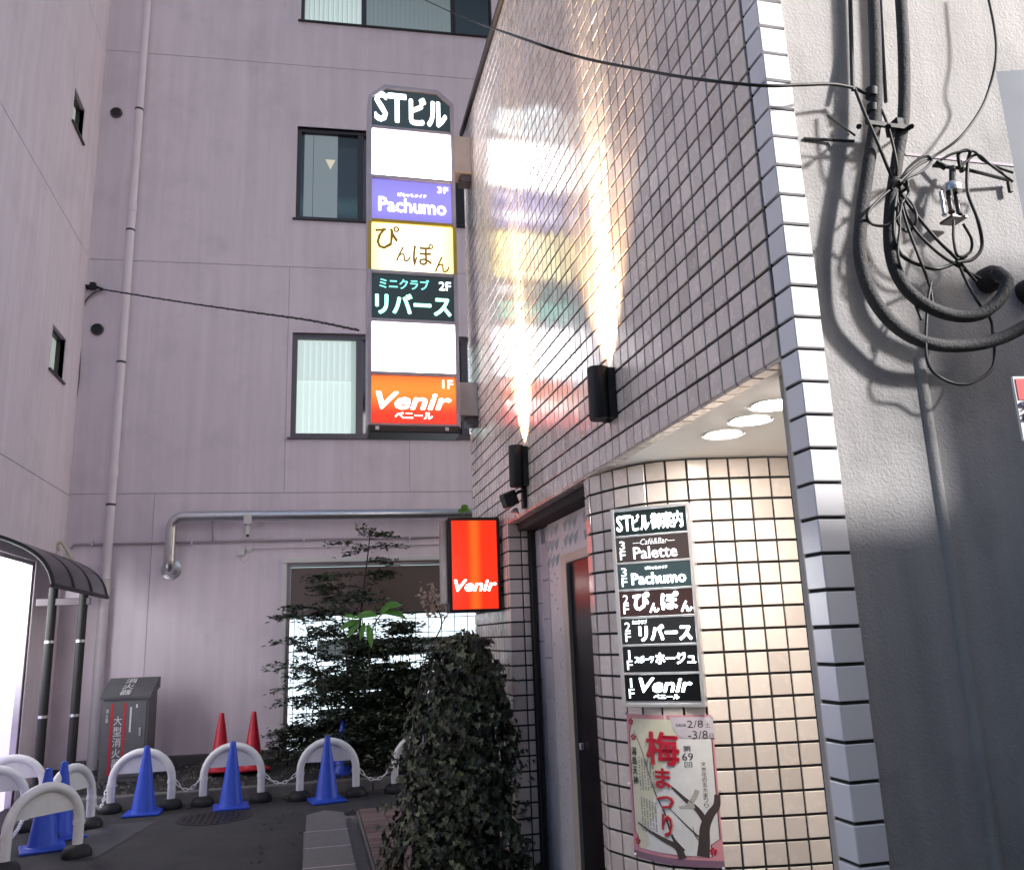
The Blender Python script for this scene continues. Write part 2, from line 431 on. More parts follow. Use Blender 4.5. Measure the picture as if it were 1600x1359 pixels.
def window(name_label, R, panes, frame_m, recess=.05, fw=.045, mull=.06):
    """panes: list of (u0,u1,material,kind)"""
    u0,u1,z0,z1 = R
    wn = part(lb, 'window', MB().pbox(B,u0,u1,z1-fw,z1,-.13,-recess).pbox(B,u0,u1,z0,z0+fw,-.13,-recess).pbox(B,u0,u0+fw,z0+fw,z1-fw,-.13,-recess).pbox(B,u1-fw,u1,z0+fw,z1-fw,-.13,-recess), frame_m, label=name_label)
    part(wn, 'sill', MB().pbox(B,u0-.04,u1,z0-.03,z0-.002,-.12,.035,.004), frame_m)
    for a,b,mat in panes:
        part(wn, 'pane', MB().pbox(B,a,b,z0+fw,z1-fw,-.112,-.104), mat)
        if b < u1-fw-.01: part(wn, 'mullion', MB().pbox(B,b,b+mull,z0+fw,z1-fw,-.125,-recess-.004,.004), frame_m)
    return wn
def clear_glass(name, tint=(.85,.9,.92)):
    m = bpy.data.materials.new(name); m.use_nodes = True; N = m.node_tree.nodes; L_ = m.node_tree.links
    p = N['Principled BSDF']; p.inputs['Base Color'].default_value = (.02,.02,.02,1); p.inputs['Roughness'].default_value = .05
    tr = N.new('ShaderNodeBsdfTransparent'); tr.inputs[0].default_value = (*tint,1)
    fr = N.new('ShaderNodeFresnel'); fr.inputs[0].default_value = 1.5; ms = N.new('ShaderNodeMixShader')
    L_.new(fr.outputs[0], ms.inputs[0]); L_.new(tr.outputs[0], ms.inputs[1]); L_.new(p.outputs[0], ms.inputs[2]); L_.new(ms.outputs[0], N['Material Output'].inputs[0])
    return m
m_clear = clear_glass('clear_glass'); m_smoke = clear_glass('smoked_glass', (.5,.55,.6))
def slats(wn, u0, u1, z0, z1, step, mat, tilt=.5, d=-.16, name='blind_slat', gap=.0):
    n = int((u1-u0)/step)
    for i in range(n):
        uc = u0 + (i+.5)*step; a = tilt + random.uniform(-.06,.06)
        ax = (B.u*math.cos(a) + B.n*math.sin(a))*(step*.52)
        part(wn, name, MB().obox(B.P(uc,(z0+z1)/2,d), ax, (B.n*math.cos(a)-B.u*math.sin(a))*.0015, Vector((0,0,(z1-z0)/2))), mat)
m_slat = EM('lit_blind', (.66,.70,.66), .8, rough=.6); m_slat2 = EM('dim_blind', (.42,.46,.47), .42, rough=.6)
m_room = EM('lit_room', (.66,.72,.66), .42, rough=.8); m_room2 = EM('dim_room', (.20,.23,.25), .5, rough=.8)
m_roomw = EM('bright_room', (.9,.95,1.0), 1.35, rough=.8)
# top window
mu = [Bu(565,20)[0], Bu(705,20)[0]]
w1 = window('wide dark framed window with pale blinds at the top of the picture', W1, [(W1[0]+.045, mu[0], m_clear), (mu[0]+.08, mu[1], m_clear), (mu[1]+.08, um-.05, m_smoke)], m_alu, mull=.08)
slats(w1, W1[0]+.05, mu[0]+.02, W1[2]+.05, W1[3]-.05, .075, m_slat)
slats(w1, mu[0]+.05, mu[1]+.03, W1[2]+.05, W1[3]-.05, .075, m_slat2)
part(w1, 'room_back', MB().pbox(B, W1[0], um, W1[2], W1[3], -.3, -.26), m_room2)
# second window
a2, b2 = Bu(474,270)[0], Bu(559,270)[0]
w2 = window('dark window with a half drawn white screen and a small triangle sticker', W2, [(W2[0]+.05, b2, m_clear), (b2+.09, um-.05, m_glassd)], m_alu, mull=.09, fw=.06)
sp_ = Bu(527,270)[0]; s2 = Bu(488,270)[0]
part(w2, 'screen', MB().pbox(B, a2, s2, W2[2]+.05, W2[3]-.05, -.16, -.15), EM('screen_pale', (.33,.35,.37), .55, rough=.6))
part(w2, 'screen', MB().pbox(B, s2+.008, sp_, W2[2]+.05, W2[3]-.05, -.155, -.145), MATS['screen_pale'])
tq = [Bu(508,244), Bu(524,245), Bu(516,260)]
part(w2, 'sticker', MB().prism([B.P(*p,-.10) for p in tq], B.n*.003), EM('sticker', (.55,.5,.38), .6))
part(w2, 'room_back', MB().pbox(B, a2-.05, b2+.1, W2[2], W2[3], -.3, -.26), EM('night_room', (.05,.06,.075), .5, axis=2, c=W2[2]+.35, wd=.25, col2=(.08,.13,.14)))
# third window
b3 = Bu(556,600)[0]; r3 = [Bu(722,600)[0], Bu(735,600)[0]]
w3 = window('lit window with ribbed pale blinds behind the tall sign', W3, [(W3[0]+.07, b3, m_clear), (b3+.1, r3[0], m_glassd), (r3[0]+.12, um-.05, EM('lit_strip', (.9,.93,.95), 1.5))], m_alu2, mull=.10, fw=.07)
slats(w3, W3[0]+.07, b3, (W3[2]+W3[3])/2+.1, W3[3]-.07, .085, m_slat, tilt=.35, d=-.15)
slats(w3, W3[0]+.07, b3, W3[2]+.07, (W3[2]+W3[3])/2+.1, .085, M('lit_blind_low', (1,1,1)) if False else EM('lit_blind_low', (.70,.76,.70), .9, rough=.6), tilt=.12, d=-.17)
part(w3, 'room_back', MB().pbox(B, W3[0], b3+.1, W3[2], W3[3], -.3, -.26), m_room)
# ground floor window behind the shrubs
zt = Bu(450,960)[1]; ub = um-.05
w4 = window('large ground floor window with brown shutter box, lit white behind the shrubs', W4, [(W4[0]+.05, ub, m_clear)], m_steel, recess=.03)
part(w4, 'shutter_box', MB().pbox(B, W4[0]+.05, ub, zt, W4[3]-.06, -.10, -.04, .006), m_brown)
part(w4, 'rail', MB().pbox(B, W4[0]+.05, ub, zt-.035, zt-.003, -.1, -.025, .004), m_alu)
lit = [(W4[0]+.05, ub, W4[2]+.05, zt-.04)]
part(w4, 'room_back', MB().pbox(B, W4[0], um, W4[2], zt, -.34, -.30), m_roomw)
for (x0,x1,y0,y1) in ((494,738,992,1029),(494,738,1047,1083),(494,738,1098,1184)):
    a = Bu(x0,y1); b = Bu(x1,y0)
    part(w4, 'blind_panel', MB().pbox(B, a[0], b[0], a[1], b[1], -.21, -.2), EM('grey_blind', (.20,.205,.21), .55, rough=.7))  # own emission stands in for room light, keeping the blind grey
for i in range(16):
    u = W4[0]+.1 + i*(ub-W4[0]-.15)/16
    part(w4, 'grille_bar', MB().pbox(B, u, u+.010, W4[2]+.05, zt-.04, -.075, -.065), m_galv)
for i in range(9):
    z = W4[2]+.1+i*(zt-W4[2]-.2)/8
    part(w4, 'grille_bar', MB().pbox(B, W4[0]+.05, ub, z, z+.010, -.085, -.0755), m_galv)
part(w4, 'head_trim', MB().pbox(B, W4[0]-.06, um, W4[3]+.003, W4[3]+.07, -.05, .03, .005).pbox(B, W4[0]-.06, W4[0]-.003, W4[2], W4[3], -.05, .02, .005), m_white)
# left wall C with its openings
def Cr(x0,y0,x1,y1): a = C.at(x0,y0); b = C.at(x1,y1); return a, b
c1 = (C.at(112,145)[0], C.at(130,190)[0]-.0, C.at(112,185)[1], C.at(112,145)[1])
def crect(xl,xr,yt_r,yb_r):
    ul, ur = C.at(xl,(yt_r+yb_r)/2-12)[0], C.at(xr,(yt_r+yb_r)/2)[0]
    return (ul, ur, C.at(xr,yb_r)[1], C.at(xr,yt_r)[1])
cw1 = crect(113,131,168,228); cw2 = crect(79,101,528,600)
cd0, cd1 = C.at(-70,1100)[0], C.at(37,1100)[0]; zd1 = C.at(40,872)[1]
zc1 = C.at(103,771)[1]; zc2 = C.at(139,402)[1]; zc3 = C.at(165,82)[1]
hol = [cw1, cw2, (cd0,cd1,0,zd1)]
for z0,z1 in ((0,zc1),(zc1,zc2),(zc2,zc3),(zc3,rows[-1])):
    mb = MB()
    for r in rect_minus(4.0, 12.25, z0+.005, z1-.005, hol): mb.pbox(C, *r, -.14, 0)
    part(lb, 'wall_panel', mb, m_paint)
mb = MB()
for r in rect_minus(4.0, 12.3, 0, rows[-1], hol): mb.pbox(C, *r, -.3, -.012)
part(lb, 'wall_core', mb, m_groove)
for R, lab in ((cw1,'small dark framed window high on the left wall'),(cw2,'small dark framed window below it on the left wall')):
    f = .03; u0,u1,z0,z1 = R
    wn = part(lb, 'window', MB().pbox(C,u0,u1,z1-f,z1,-.13,-.06).pbox(C,u0,u1,z0,z0+f,-.13,-.06).pbox(C,u0,u0+f,z0+f,z1-f,-.13,-.06).pbox(C,u1-f,u1,z0+f,z1-f,-.13,-.06), m_alu, label=lab)
    part(wn, 'pane', MB().pbox(C,u0+f,u1-f,z0+f,z1-f,-.12,-.11), EM('frosted_pane', (.36,.40,.38), .55))
    part(wn, 'sill', MB().pbox(C,u0-.03,u1+.03,z0-.03,z0-.002,-.12,.03,.004), m_alu)
dr = part(lb, 'door', MB().pbox(C,cd0,cd1,0,zd1,-.10,-.09), EM('lit_door', (.13,.115,.17), 5.0, axis=2, c=zd1-.25, wd=1.7, col2=(1.0,1.0,1.0)), label='brightly lit frosted glass door at the left edge')
part(dr, 'door_frame', MB().pbox(C,cd1-.05,cd1,0,zd1,-.12,-.02,.005).pbox(C,cd0,cd1-.05,zd1-.05,zd1,-.12,-.02,.005), m_steel)
# vent holes
for px,py,lab in ((182,177,'upper'),(152,515,'lower')):
    u,z = Bu(px,py); Mx = Matrix.Translation(B.P(u,z,0)) @ B.n.to_track_quat('Z','Y').to_matrix().to_4x4()
    t = thing('wall_vent', f'round black vent pipe in the lilac wall, {lab} of the two left of the downpipe', 'vent', B.P(u,z,0), 'wall vents')
    part(t, 'collar', MB().lathe([(.085,-.01),(.085,.02),(.07,.03),(.065,.0),(.06,-.012)], 28, Mx, False), M('vent_collar', (.10,.09,.10), .5), smooth=40)
    part(t, 'throat', MB().lathe([(.062,-.011),(.062,.012),(.03,.010)], 28, Mx), m_dark)

# downpipe
t = thing('downpipe', 'tall lilac painted downpipe running up the back wall', 'downpipe', B.P(Bu(150,1200)[0],0,0))
ud = Bu(190,600)[0]
part(t, 'pipe', MB().tube([B.P(ud,.15,.10), B.P(ud,rows[-1],.10)], .058, 20), m_dp, smooth=40)
for py in (177,365,570,790,1015):
    z = Bu(200,py)[1]
    part(t, 'clamp', MB().tube([B.P(ud,z-.014,.10), B.P(ud,z+.014,.10)], .062, 20).pbox(B, ud-.015, ud+.015, z-.012, z+.012, 0, .05), m_alu, smooth=40)
for py in (330,740):
    z = Bu(200,py)[1]
    part(t, 'socket', MB().tube([B.P(ud,z-.06,.10), B.P(ud,z+.06,.10)], .064, 20), m_dp, smooth=40)
# lower steel cover of the downpipe
zt_ = Bu(165,905)[1]
part(t, 'lower_pipe', MB().tube([B.P(ud,.16,.10), B.P(ud,zt_,.10)], .066, 20), m_galv if False else M('pale_pipe', (.50,.47,.50), .35, var=.15, vs=5), smooth=40, label='smoother lower length of the downpipe')

# silver duct
zD = Bu(400,808)[1]; uD = Bu(270,850)[0]; zE = Bu(270,884)[1]
t = thing('steel_duct', 'shiny galvanised duct with elbow and round wall flange', 'duct', B.P(uD,zE,0))
arc = [B.P(uD+.16-.16*math.cos(a), zD-.16+.16*math.sin(a), .16) for a in [i*math.pi/2/8 for i in range(9)]]
part(t, 'duct_pipe', MB().tube([B.P(uD,zE+.02,.16)] + arc + [B.P(um,zD,.16)], .068, 24), m_galv, smooth=40)
part(t, 'end_elbow', MB().tube([B.P(uD,zE+.05,.16), B.P(uD,zE,.155), B.P(uD,zE-.04,.13), B.P(uD,zE-.05,.08), B.P(uD,zE-.05,0)], .07, 24), m_galv, smooth=50)
Mx = Matrix.Translation(B.P(uD,zE-.05,0)) @ B.n.to_track_quat('Z','Y').to_matrix().to_4x4()
part(t, 'flange', MB().lathe([(.13,0),(.13,.008),(.09,.02),(.07,.022)], 32, Mx), m_galv, smooth=40)
for px in (335,440,545,640):
    u = Bu(px,808)[0]
    part(t, 'seam_band', MB().tube([B.P(u-.008,zD,.16), B.P(u+.008,zD,.16)], .0715, 24), m_galv, smooth=40)
for px in (335,):
    u = Bu(px,808)[0]
    part(t, 'bracket', MB().tube([B.P(u,zD-.06,.16), B.P(u,zD-.34,.02)], .012, 6).tube([B.P(u,zD-.06,.16), B.P(u,zD-.06,0)], .012, 6), m_galv)
# thin conduits
zc = Bu(250,849)[1]; u0_ = Bu(112,852)[0]
t = thing('conduit', 'thin lilac painted conduit crossing the wall under the duct', 'conduit', B.P(u0_,zc,0), 'conduits under the duct')
part(t, 'tube', MB().tube([B.P(u0_,zc-.05,.03), B.P(u0_+.03,zc,.03), B.P(um,zc+.03,.03)], .016, 10), M('conduit_paint', (.40,.35,.385), .5, var=.12), smooth=40)
for px in (145,300,475,640):
    u = Bu(px,849)[0]
    part(t, 'saddle', MB().pbox(B,u-.012,u+.012,zc-.035,zc+.055,0,.05,.004), m_dp)
za = Bu(450,856)[1]; ua = Bu(390,856)[0]
t = thing('sensor_cable', 'slim white cable run leaving a round wall sensor', 'cable', B.P(ua,za,0))
part(t, 'cable_run', MB().tube([B.P(ua,za,.02), B.P(um,za+.02,.02)], .009, 8), m_dp, smooth=40)
Mx = Matrix.Translation(B.P(ua,za,0)) @ B.n.to_track_quat('Z','Y').to_matrix().to_4x4()
part(t, 'sensor', MB().lathe([(.05,0),(.05,.02),(.035,.035),(.0,.04)], 20, Mx), m_white, smooth=40)
part(t, 'junction_box', MB().pbox(B, ua-.17, ua-.06, za-.09, za-.0, 0, .06, .006), m_white)
part(t, 'loop', MB().tube(spline([B.P(ua-.11,za-.09,.03),B.P(ua-.09,za-.17,.03),B.P(ua-.02,za-.16,.03),B.P(ua,za-.06,.03)]), .005, 6), m_dp)
u,z = Bu(390,820)
t = thing('security_camera', 'small white box camera hanging under the silver duct', 'camera', B.P(u,z,.2))
part(t, 'housing', MB().pbox(B,u-.05,u+.05,z-.02,z+.12,.10,.24,.008), m_white)
part(t, 'neck', MB().pbox(B,u-.025,u+.025,z-.15,z-.02,.13,.2,.005), m_white)
part(t, 'lens', MB().tube([B.P(u,z-.15,.165), B.P(u,z-.18,.165)], .02, 12), m_alu)
# service cable at the corner
pts = [at_y(560,516,7.1), at_y(480,500,8.2), at_y(380,486,9.6), at_y(270,470,11)]
ue, ze = Bu(163,455)
pts += [B.P(ue, ze, .06)]
t = thing('service_cable', 'twisted black service cable from the tall sign to the left corner', 'cable', B.P(ue,ze,.06))
part(t, 'span', MB().tube(spline(pts,10), .010, 8), m_cable, smooth=60)
part(t, 'twist', MB().tube([p + Vector((0,.011*math.cos(i*1.9),.011*math.sin(i*1.9))) for i,p in enumerate(spline(pts,22))], .006, 6), m_cable)
dn = [B.P(ue,ze,.06)] + [B.P(*Bu(x,y),.04) for x,y in ((145,462),(132,480),(128,520),(125,590),(118,640),(112,700),(107,770),(103,830),(97,856))]
part(t, 'drop_cable', MB().tube(spline(dn,8), .011, 8), m_alu2, smooth=60)
part(t, 'anchor', MB().pbox(B, ue-.30, ue-.1, ze+.02, ze+.05, 0, .10).pbox(B, ue-.17, ue-.1, ze-.0, ze+.09, .03, .10).tube([B.P(ue-.12,ze+.04,.08),B.P(ue,ze,.06)], .02, 8), m_black)

# ================================================================== extinguisher cabinet
u0,z0c = Bu(163,1225); X = Plane((-2.36,11.32), RAD(-6))
t = thing('extinguisher_cabinet', 'weathered grey metal fire extinguisher cabinet with red stripes', 'cabinet', (-2.03,11.4,.14))
cw_, ch = .52, 1.0; zb = .16
side = [X.P(0,zb,0), X.P(0,zb,-.34), X.P(0,zb+ch+.14,-.34), X.P(0,zb+ch,0)]
part(t, 'body', MB().prism([X.P(0,zb,0), X.P(0,zb,-.34), X.P(0,zb+ch+.03,-.34), X.P(0,zb+ch-.06,0)], X.u*cw_), m_cab)
part(t, 'lid', MB().prism([X.P(-.025,zb+ch-.075,.03), X.P(-.025,zb+ch-.05,.035), X.P(-.025,zb+ch+.155,-.30), X.P(-.025,zb+ch+.155,-.36), X.P(-.025,zb+ch+.03,-.36)], X.u*(cw_+.05)), m_cab)
part(t, 'door', MB().pbox(X, .025, cw_-.02, zb+.05, zb+ch-.1, .001, .012, .003), m_cab)
for u in (.10,.245):
    part(t, 'stripe', MB().pbox(X, u, u+.026, zb+.08, zb+ch-.12, .0125, .0145), m_redp)
part(t, 'lettering', vtext(MB(), '大型消火器', lambda a,z: X.P(a,z,.0145), .186, .095, zb+ch-.26, zb+.14, bold=.01), m_whp)
part(t, 'sticker', MB().pbox(X, .315, .335, zb+.55, zb+ch-.17, .0125, .014).pbox(X, .38, .40, zb+.86, zb+ch-.18, .0125, .014), m_whp)
part(t, 'small_lettering', vtext(MB(), '消火器', lambda a,z: X.P(a,z,.0145), .06, .032, zb+.82, zb+.66, bold=.01), m_whp)
lidp = lambda a,b: X.P(a, zb+ch-.048, .036).lerp(X.P(a, zb+ch+.157, -.30), b)
part(t, 'lid_lettering', vtext(MB(), '消火器', lambda a,b: lidp(a,b)+Vector((0,0,.004)), .24, .13, .95, .05, bold=.02), m_whp)
part(t, 'latch', MB().pbox(X, .43, .455, zb+.5, zb+.6, .012, .03, .004), m_galv)

# ================================================================== canopy by the lit door
t = thing('door_canopy', 'dark arched canopy on two black posts by the lit door', 'canopy', (-2.6,10.7,0))
pr = spline([(-3.13,0,2.83),(-2.95,0,2.78),(-2.75,0,2.69),(-2.60,0,2.58),(-2.51,0,2.45),(-2.46,0,2.30)], 4)
pr = [(p.x,p.z) for p in pr]
m_can = M('canopy_sheet', (.018,.018,.02), .22, var=.2, vs=8)
part(t, 'canopy_sheet', MB().prism([(x,9.3,z) for x,z in pr] + [(x-.012,9.3,z-.012) for x,z in reversed(pr)], (0,2.3,0)), m_can, smooth=50)
for y in (9.29,10.06,10.84,11.61):
    part(t, 'rib', MB().tube([(x,y,z-.02) for x,z in pr], .022, 8), m_black, smooth=50)
part(t, 'eave_rail', MB().tube([(-2.46,9.26,2.29),(-2.46,11.64,2.29)], .024, 8), m_black)
for (px,yy) in ((72,10.75),(121,10.75)):
    xp = at_y(px,1060,yy).x; zt_ = at_y(px+10,925,yy).z
    p_ = part(t, 'post', MB().tube([(xp,yy,0),(xp,yy,zt_+.05)], .048, 14), m_black, smooth=40)
    for z in (.95,1.75):
        part(p_, 'band', MB().tube([(xp,yy,z),(xp,yy,z+.03)], .051, 14), m_galv, smooth=40)
part(t, 'crossbar', MB().obox((at_y(100,940,10.75)), (.28,0,0),(0,.03,0),(0,0,.04),.005), m_alu2)
g = at_y(120,925,11.3)
t = thing('junction_box', 'pale electrical box behind the canopy posts', 'box', (g.x,g.y,g.z))
part(t, 'box_body', MB().obox(at_y(122,915,11.7), (.12,0,0),(0,.08,0),(0,0,.22),.01), m_dp)
part(t, 'bent_conduit', MB().tube(spline([at_y(93,860,11.8),at_y(90,850,11.8),at_y(97,848,11.8),at_y(106,862,11.8),at_y(118,880,11.8)]), .022, 8), m_cream, smooth=60)

# ================================================================== TILED BUILDING
tb = thing('tiled_building', 'building clad in glossy beige square tiles with a recessed entrance', 'building', (EX,EY,0))
YF, ZTOP, ZF = 7.385, 4.81+H, zk(12)       # far end, parapet, underside of fascia
YP = 6.03                                  # return of the pillar beyond the entrance
DX = 1.585                                 # plane of the entrance wall
SINK = .006
core = MB()
core.box((EX+SINK, EY+.10, ZF+SINK), (9, YF-.004, ZTOP))                 # upper block
core.box((EX+SINK, YP+SINK, 0), (EX+.6, YF-.004, ZF+SINK))               # block behind the pillar
core.box((EX+SINK, EY+SINK, 0), (EX+.092, EY+.092, ZTOP))                # corner fin
core.box((EX+.095, EY+.075, 0), (9, EY+.092, ZTOP))
part(tb, 'wall_core', core, m_grout)
part(tb, 'fin_lining', MB().box((EX+.004,EY+.0935,0),(EX+.25,EY+.104,ZF)), m_cream)
part(tb, 'coping', MB().box((EX-.03, EY-.02, ZTOP),(9, YF+.03, ZTOP+.05)), m_alu)
# curved wall by the stairs
CPTS = [(1.95,4.40),(1.66,4.375),(1.52,4.35),(1.43,4.29),(1.404,4.20),(1.43,4.085),(1.487,3.925),(1.55,3.825),(1.625,3.757),(1.712,3.715),(1.806,3.686),(1.915,3.664),(2.016,3.645),(2.118,3.629),(2.218,3.617),(2.5,3.585),(2.9,3.55)]
CSP = [Vector((p.x,p.y,0)) for p in spline([(x,y,0) for x,y in CPTS], 16)]
CL = [0]
for i in range(1,len(CSP)): CL.append(CL[-1]+(CSP[i]-CSP[i-1]).length)
def cw(s, z=0, d=0):
    s = min(max(s,0),CL[-1]-1e-6); i = 0
    while CL[i+1] < s: i += 1
    t_ = (CSP[i+1]-CSP[i]).normalized(); p = CSP[i].lerp(CSP[i+1],(s-CL[i])/(CL[i+1]-CL[i]))
    n_ = Vector((t_.y,-t_.x,0)); return p + n_*d + Vector((0,0,z))
def cwt(s):
    return (cw(s+.004)-cw(s-.004)).normalized()
def cwat(px,py,d=0):
    r = ray(px,py); best = None
    for i in range(len(CSP)-1):
        a = cw(CL[i],0,d); b = cw(CL[i+1],0,d); e = b-a
        den = r.x*e.y - r.y*e.x
        if abs(den) < 1e-9: continue
        t_ = (a.x*e.y - a.y*e.x)/den; q_ = (a.x*r.y - a.y*r.x)/den
        if t_ > 0 and 0 <= q_ <= 1 and (best is None or t_ < best[0]): best = (t_, CL[i]+(CL[i+1]-CL[i])*q_, r.z*t_+H)
    return best[1], best[2]
cb = MB()
for i in range(len(CSP)-1):
    a, b = CSP[i], CSP[i+1]; na, nb = cw(CL[i],0,-.006), cw(CL[i+1],0,-.006); oa, ob = cw(CL[i],0,-.1), cw(CL[i+1],0,-.1)
    cb.hexa([na, nb, ob, oa, na+Vector((0,0,ZF)), nb+Vector((0,0,ZF)), ob+Vector((0,0,ZF)), oa+Vector((0,0,ZF))])
part(tb, 'curved_wall', cb, m_grout)
# tiles --------------------------------------------------------
def tile_mesh(w_, h_, t_=.010, b=.0022):
    mb = MB(); x, z = w_/2, h_/2
    o = [(-x,0,-z),(x,0,-z),(x,0,z),(-x,0,z)]; md = [(p[0],-(t_-b),p[2]) for p in o]
    fr = [(p[0]*(1-b/x),-t_,p[2]*(1-b/z)) for p in o]
    f = []
    for k in range(2):
        for i in range(4): f.append((k*4+i, k*4+(i+1)%4, k*4+4+(i+1)%4, k*4+4+i))
    f.append((8,9,10,11)); mb.add(o+md+fr, f); return mb
TILES = []                                   # (mesh key, centre, outward normal, material key)
JW, JH = .0100, .0115
def put(key, c, n_, tilt=1): TILES.append((key, Vector(c), Vector(n_), tilt))
TM = {}
def tkey(w_, h_, mk): 
    k_ = (round(w_,4), round(h_,4), mk)
    if k_ not in TM: TM[k_] = tile_mesh(w_-JW, h_-JH)
    return k_
kt = tkey(TW,TH,'t')
ncol = int((YF-EY-LEG)/TW)
ktop = int(math.ceil((Z0-ZTOP)/TH))
for j in range(ncol):
    y = EY+LEG+TW*(j+.5)
    for k in range(ktop, 36):
        if k >= 12 and y-TW/2 < YP+.05: continue
        put(kt, (EX+SINK, y, zk(k)-TH/2), (-1,0,0))
ylast = EY+LEG+TW*ncol
kl = tkey(YF-ylast, TH, 't')
for k in range(ktop, 36): put(kl, (EX+SINK, (ylast+YF)/2, zk(k)-TH/2), (-1,0,0))
# sliver of facade beside the pillar corner
y0s = YP+.0; y1s = EY+LEG+TW*math.ceil((YP+.05-EY-LEG)/TW)
ksl = tkey(y1s-y0s, TH, 't')
for k in range(12,36): put(ksl, (EX+SINK,(y0s+y1s)/2,zk(k)-TH/2), (-1,0,0))
# pillar return: one full tile and a cut tile
for x0,x1 in ((EX-.004,EX+.098),(EX+.098,EX+.152)):
    kk = tkey(x1-x0,TH,'t')
    for k in range(12,36): put(kk, ((x0+x1)/2, YP+SINK, zk(k)-TH/2), (0,-1,0))
# underside row of the fascia
kun = tkey(TW,.062,'t')
for j in range(int((YP-EY-LEG)/TW)+1):
    put(kun, (EX+.028, EY+LEG+TW*(j+.5), ZF+SINK), (0,0,-1))
# curved wall tiles
kcv = tkey(.1,TH,'t'); s0 = cwat(968,900)[0] % .1
ns = int((CL[-1]-s0)/.1)
for i in range(ns):
    s_ = s0+.1*(i+.5)
    for k in range(12,36): put(kcv, cw(s_, zk(k)-TH/2, -.006), Vector((cwt(s_).y,-cwt(s_).x,0)))
def project(p):
    q_ = Vector(p)-Vector((0,0,H)); zc_ = q_.dot(CF)
    return (800+FOC*q_.dot(CR)/zc_, 679.5-FOC*q_.dot(CU)/zc_, zc_)
def frame_for(n_):
    yv = -n_; zv = Vector((0,0,1)) if abs(n_.z) < .5 else Vector((1,0,0))
    xv = yv.cross(zv).normalized(); zv = xv.cross(yv)
    m3 = Matrix((xv,yv,zv)).transposed(); return m3
def visible_score(c, n_):
    x,y,z_ = project(c)
    if z_ < .3 or not (-15 < x < 1615 and -15 < y < 1374): return 0
    vd = (Vector((0,0,H))-c); dist = vd.length; s_ = max(0, n_.dot(vd)/dist)/dist**2
    # things hidden behind the corner fin or under the facade block
    if c.x > EX+.05 and n_.y < -.2:
        t_ = (EY+.05)/c.y
        if c.x*t_ > EX and c.x*t_ < EX+.1: return 0
        if c.x*t_ >= EX+.09: return 0
    if c.y > 4.3 and c.z < ZF and c.y < 5.5: return 0
    return s_
sc_ = sorted(range(len(TILES)), key=lambda i: -visible_score(TILES[i][1], TILES[i][2]))
single = set(sc_[:285])
TME = {}
for k_, mb in TM.items():
    me = mb.mesh('tile'); me.materials.append(m_tile); TME[k_] = me
field = MB()
for i,(k_,c,n_,tl) in enumerate(TILES):
    m3 = Matrix.Rotation(random.gauss(0,.008),3,'X') @ Matrix.Rotation(random.gauss(0,.008),3,'Z')
    m3 = frame_for(n_) @ m3
    if i in single:
        o = bpy.data.objects.new('tile', TME[k_]); COL.objects.link(o); o.parent = tb
        mt = m3.to_4x4(); mt.translation = c - Vector(tb.location); o.matrix_local = mt
    else:
        mb = TM[k_]; field.add([m3 @ Vector(v) + c for v in mb.v], mb.f)
me = bpy.data.meshes.new('tile_field'); off = Vector(tb.location)
me.from_pydata([(x-off.x,y-off.y,z-off.z) for x,y,z in field.v], [], field.f); me.materials.append(m_tile)
o = bpy.data.objects.new('tile_field', me); COL.objects.link(o); o.parent = tb; o['kind'] = 'stuff'
# corner tiles, each an L over the edge
def ltile(h_):
    a = LEG-.008; b = .090; t_ = .011; z = h_/2; bv = .003
    # plan outline around the outside, corner at (0,0): side face along +x, facade face along +y
    out = [(b,0),(bv,0),(0,bv),(0,a)]; inn = [(b,t_),(t_+.001,t_),(t_,t_+.001),(t_,a)]
    mb = MB(); n = 4
    lev = [(-z,.002),(-z+.002,0),(z-.002,0),(z,.002)]
    for zz,ins in lev:
        for x,y in out: mb.v.append((x + (ins if y >= bv else 0), y + (ins if y < bv else 0), zz))
    for zz in (-z,z):
        for x,y in inn: mb.v.append((x,y,zz))
    for l in range(3):
        for i in range(3): a_ = l*4+i; mb.f.append((a_,a_+1,a_+5,a_+4))
    for i in range(3):
        mb.f.append((i,16+i,17+i,i+1)); mb.f.append((12+i,13+i,21+i,20+i))
    mb.f.append((0,4,8,12,20,16)); mb.f.append((3,19,23,15,11,7))
    return mb
lt = ltile(TH-.010).mesh('corner_tile', smooth=25); lt.materials.append(m_tile_c)
for k in range(ktop, 36):
    o = bpy.data.objects.new('corner_tile', lt); COL.objects.link(o); o.parent = tb
    o.location = Vector((EX-.004+random.uniform(-.0008,.0008), EY-.005+random.uniform(-.0008,.0008), zk(k)-TH/2)) - Vector(tb.location)
    o.rotation_euler = (random.gauss(0,.002), random.gauss(0,.002), random.gauss(0,.006))
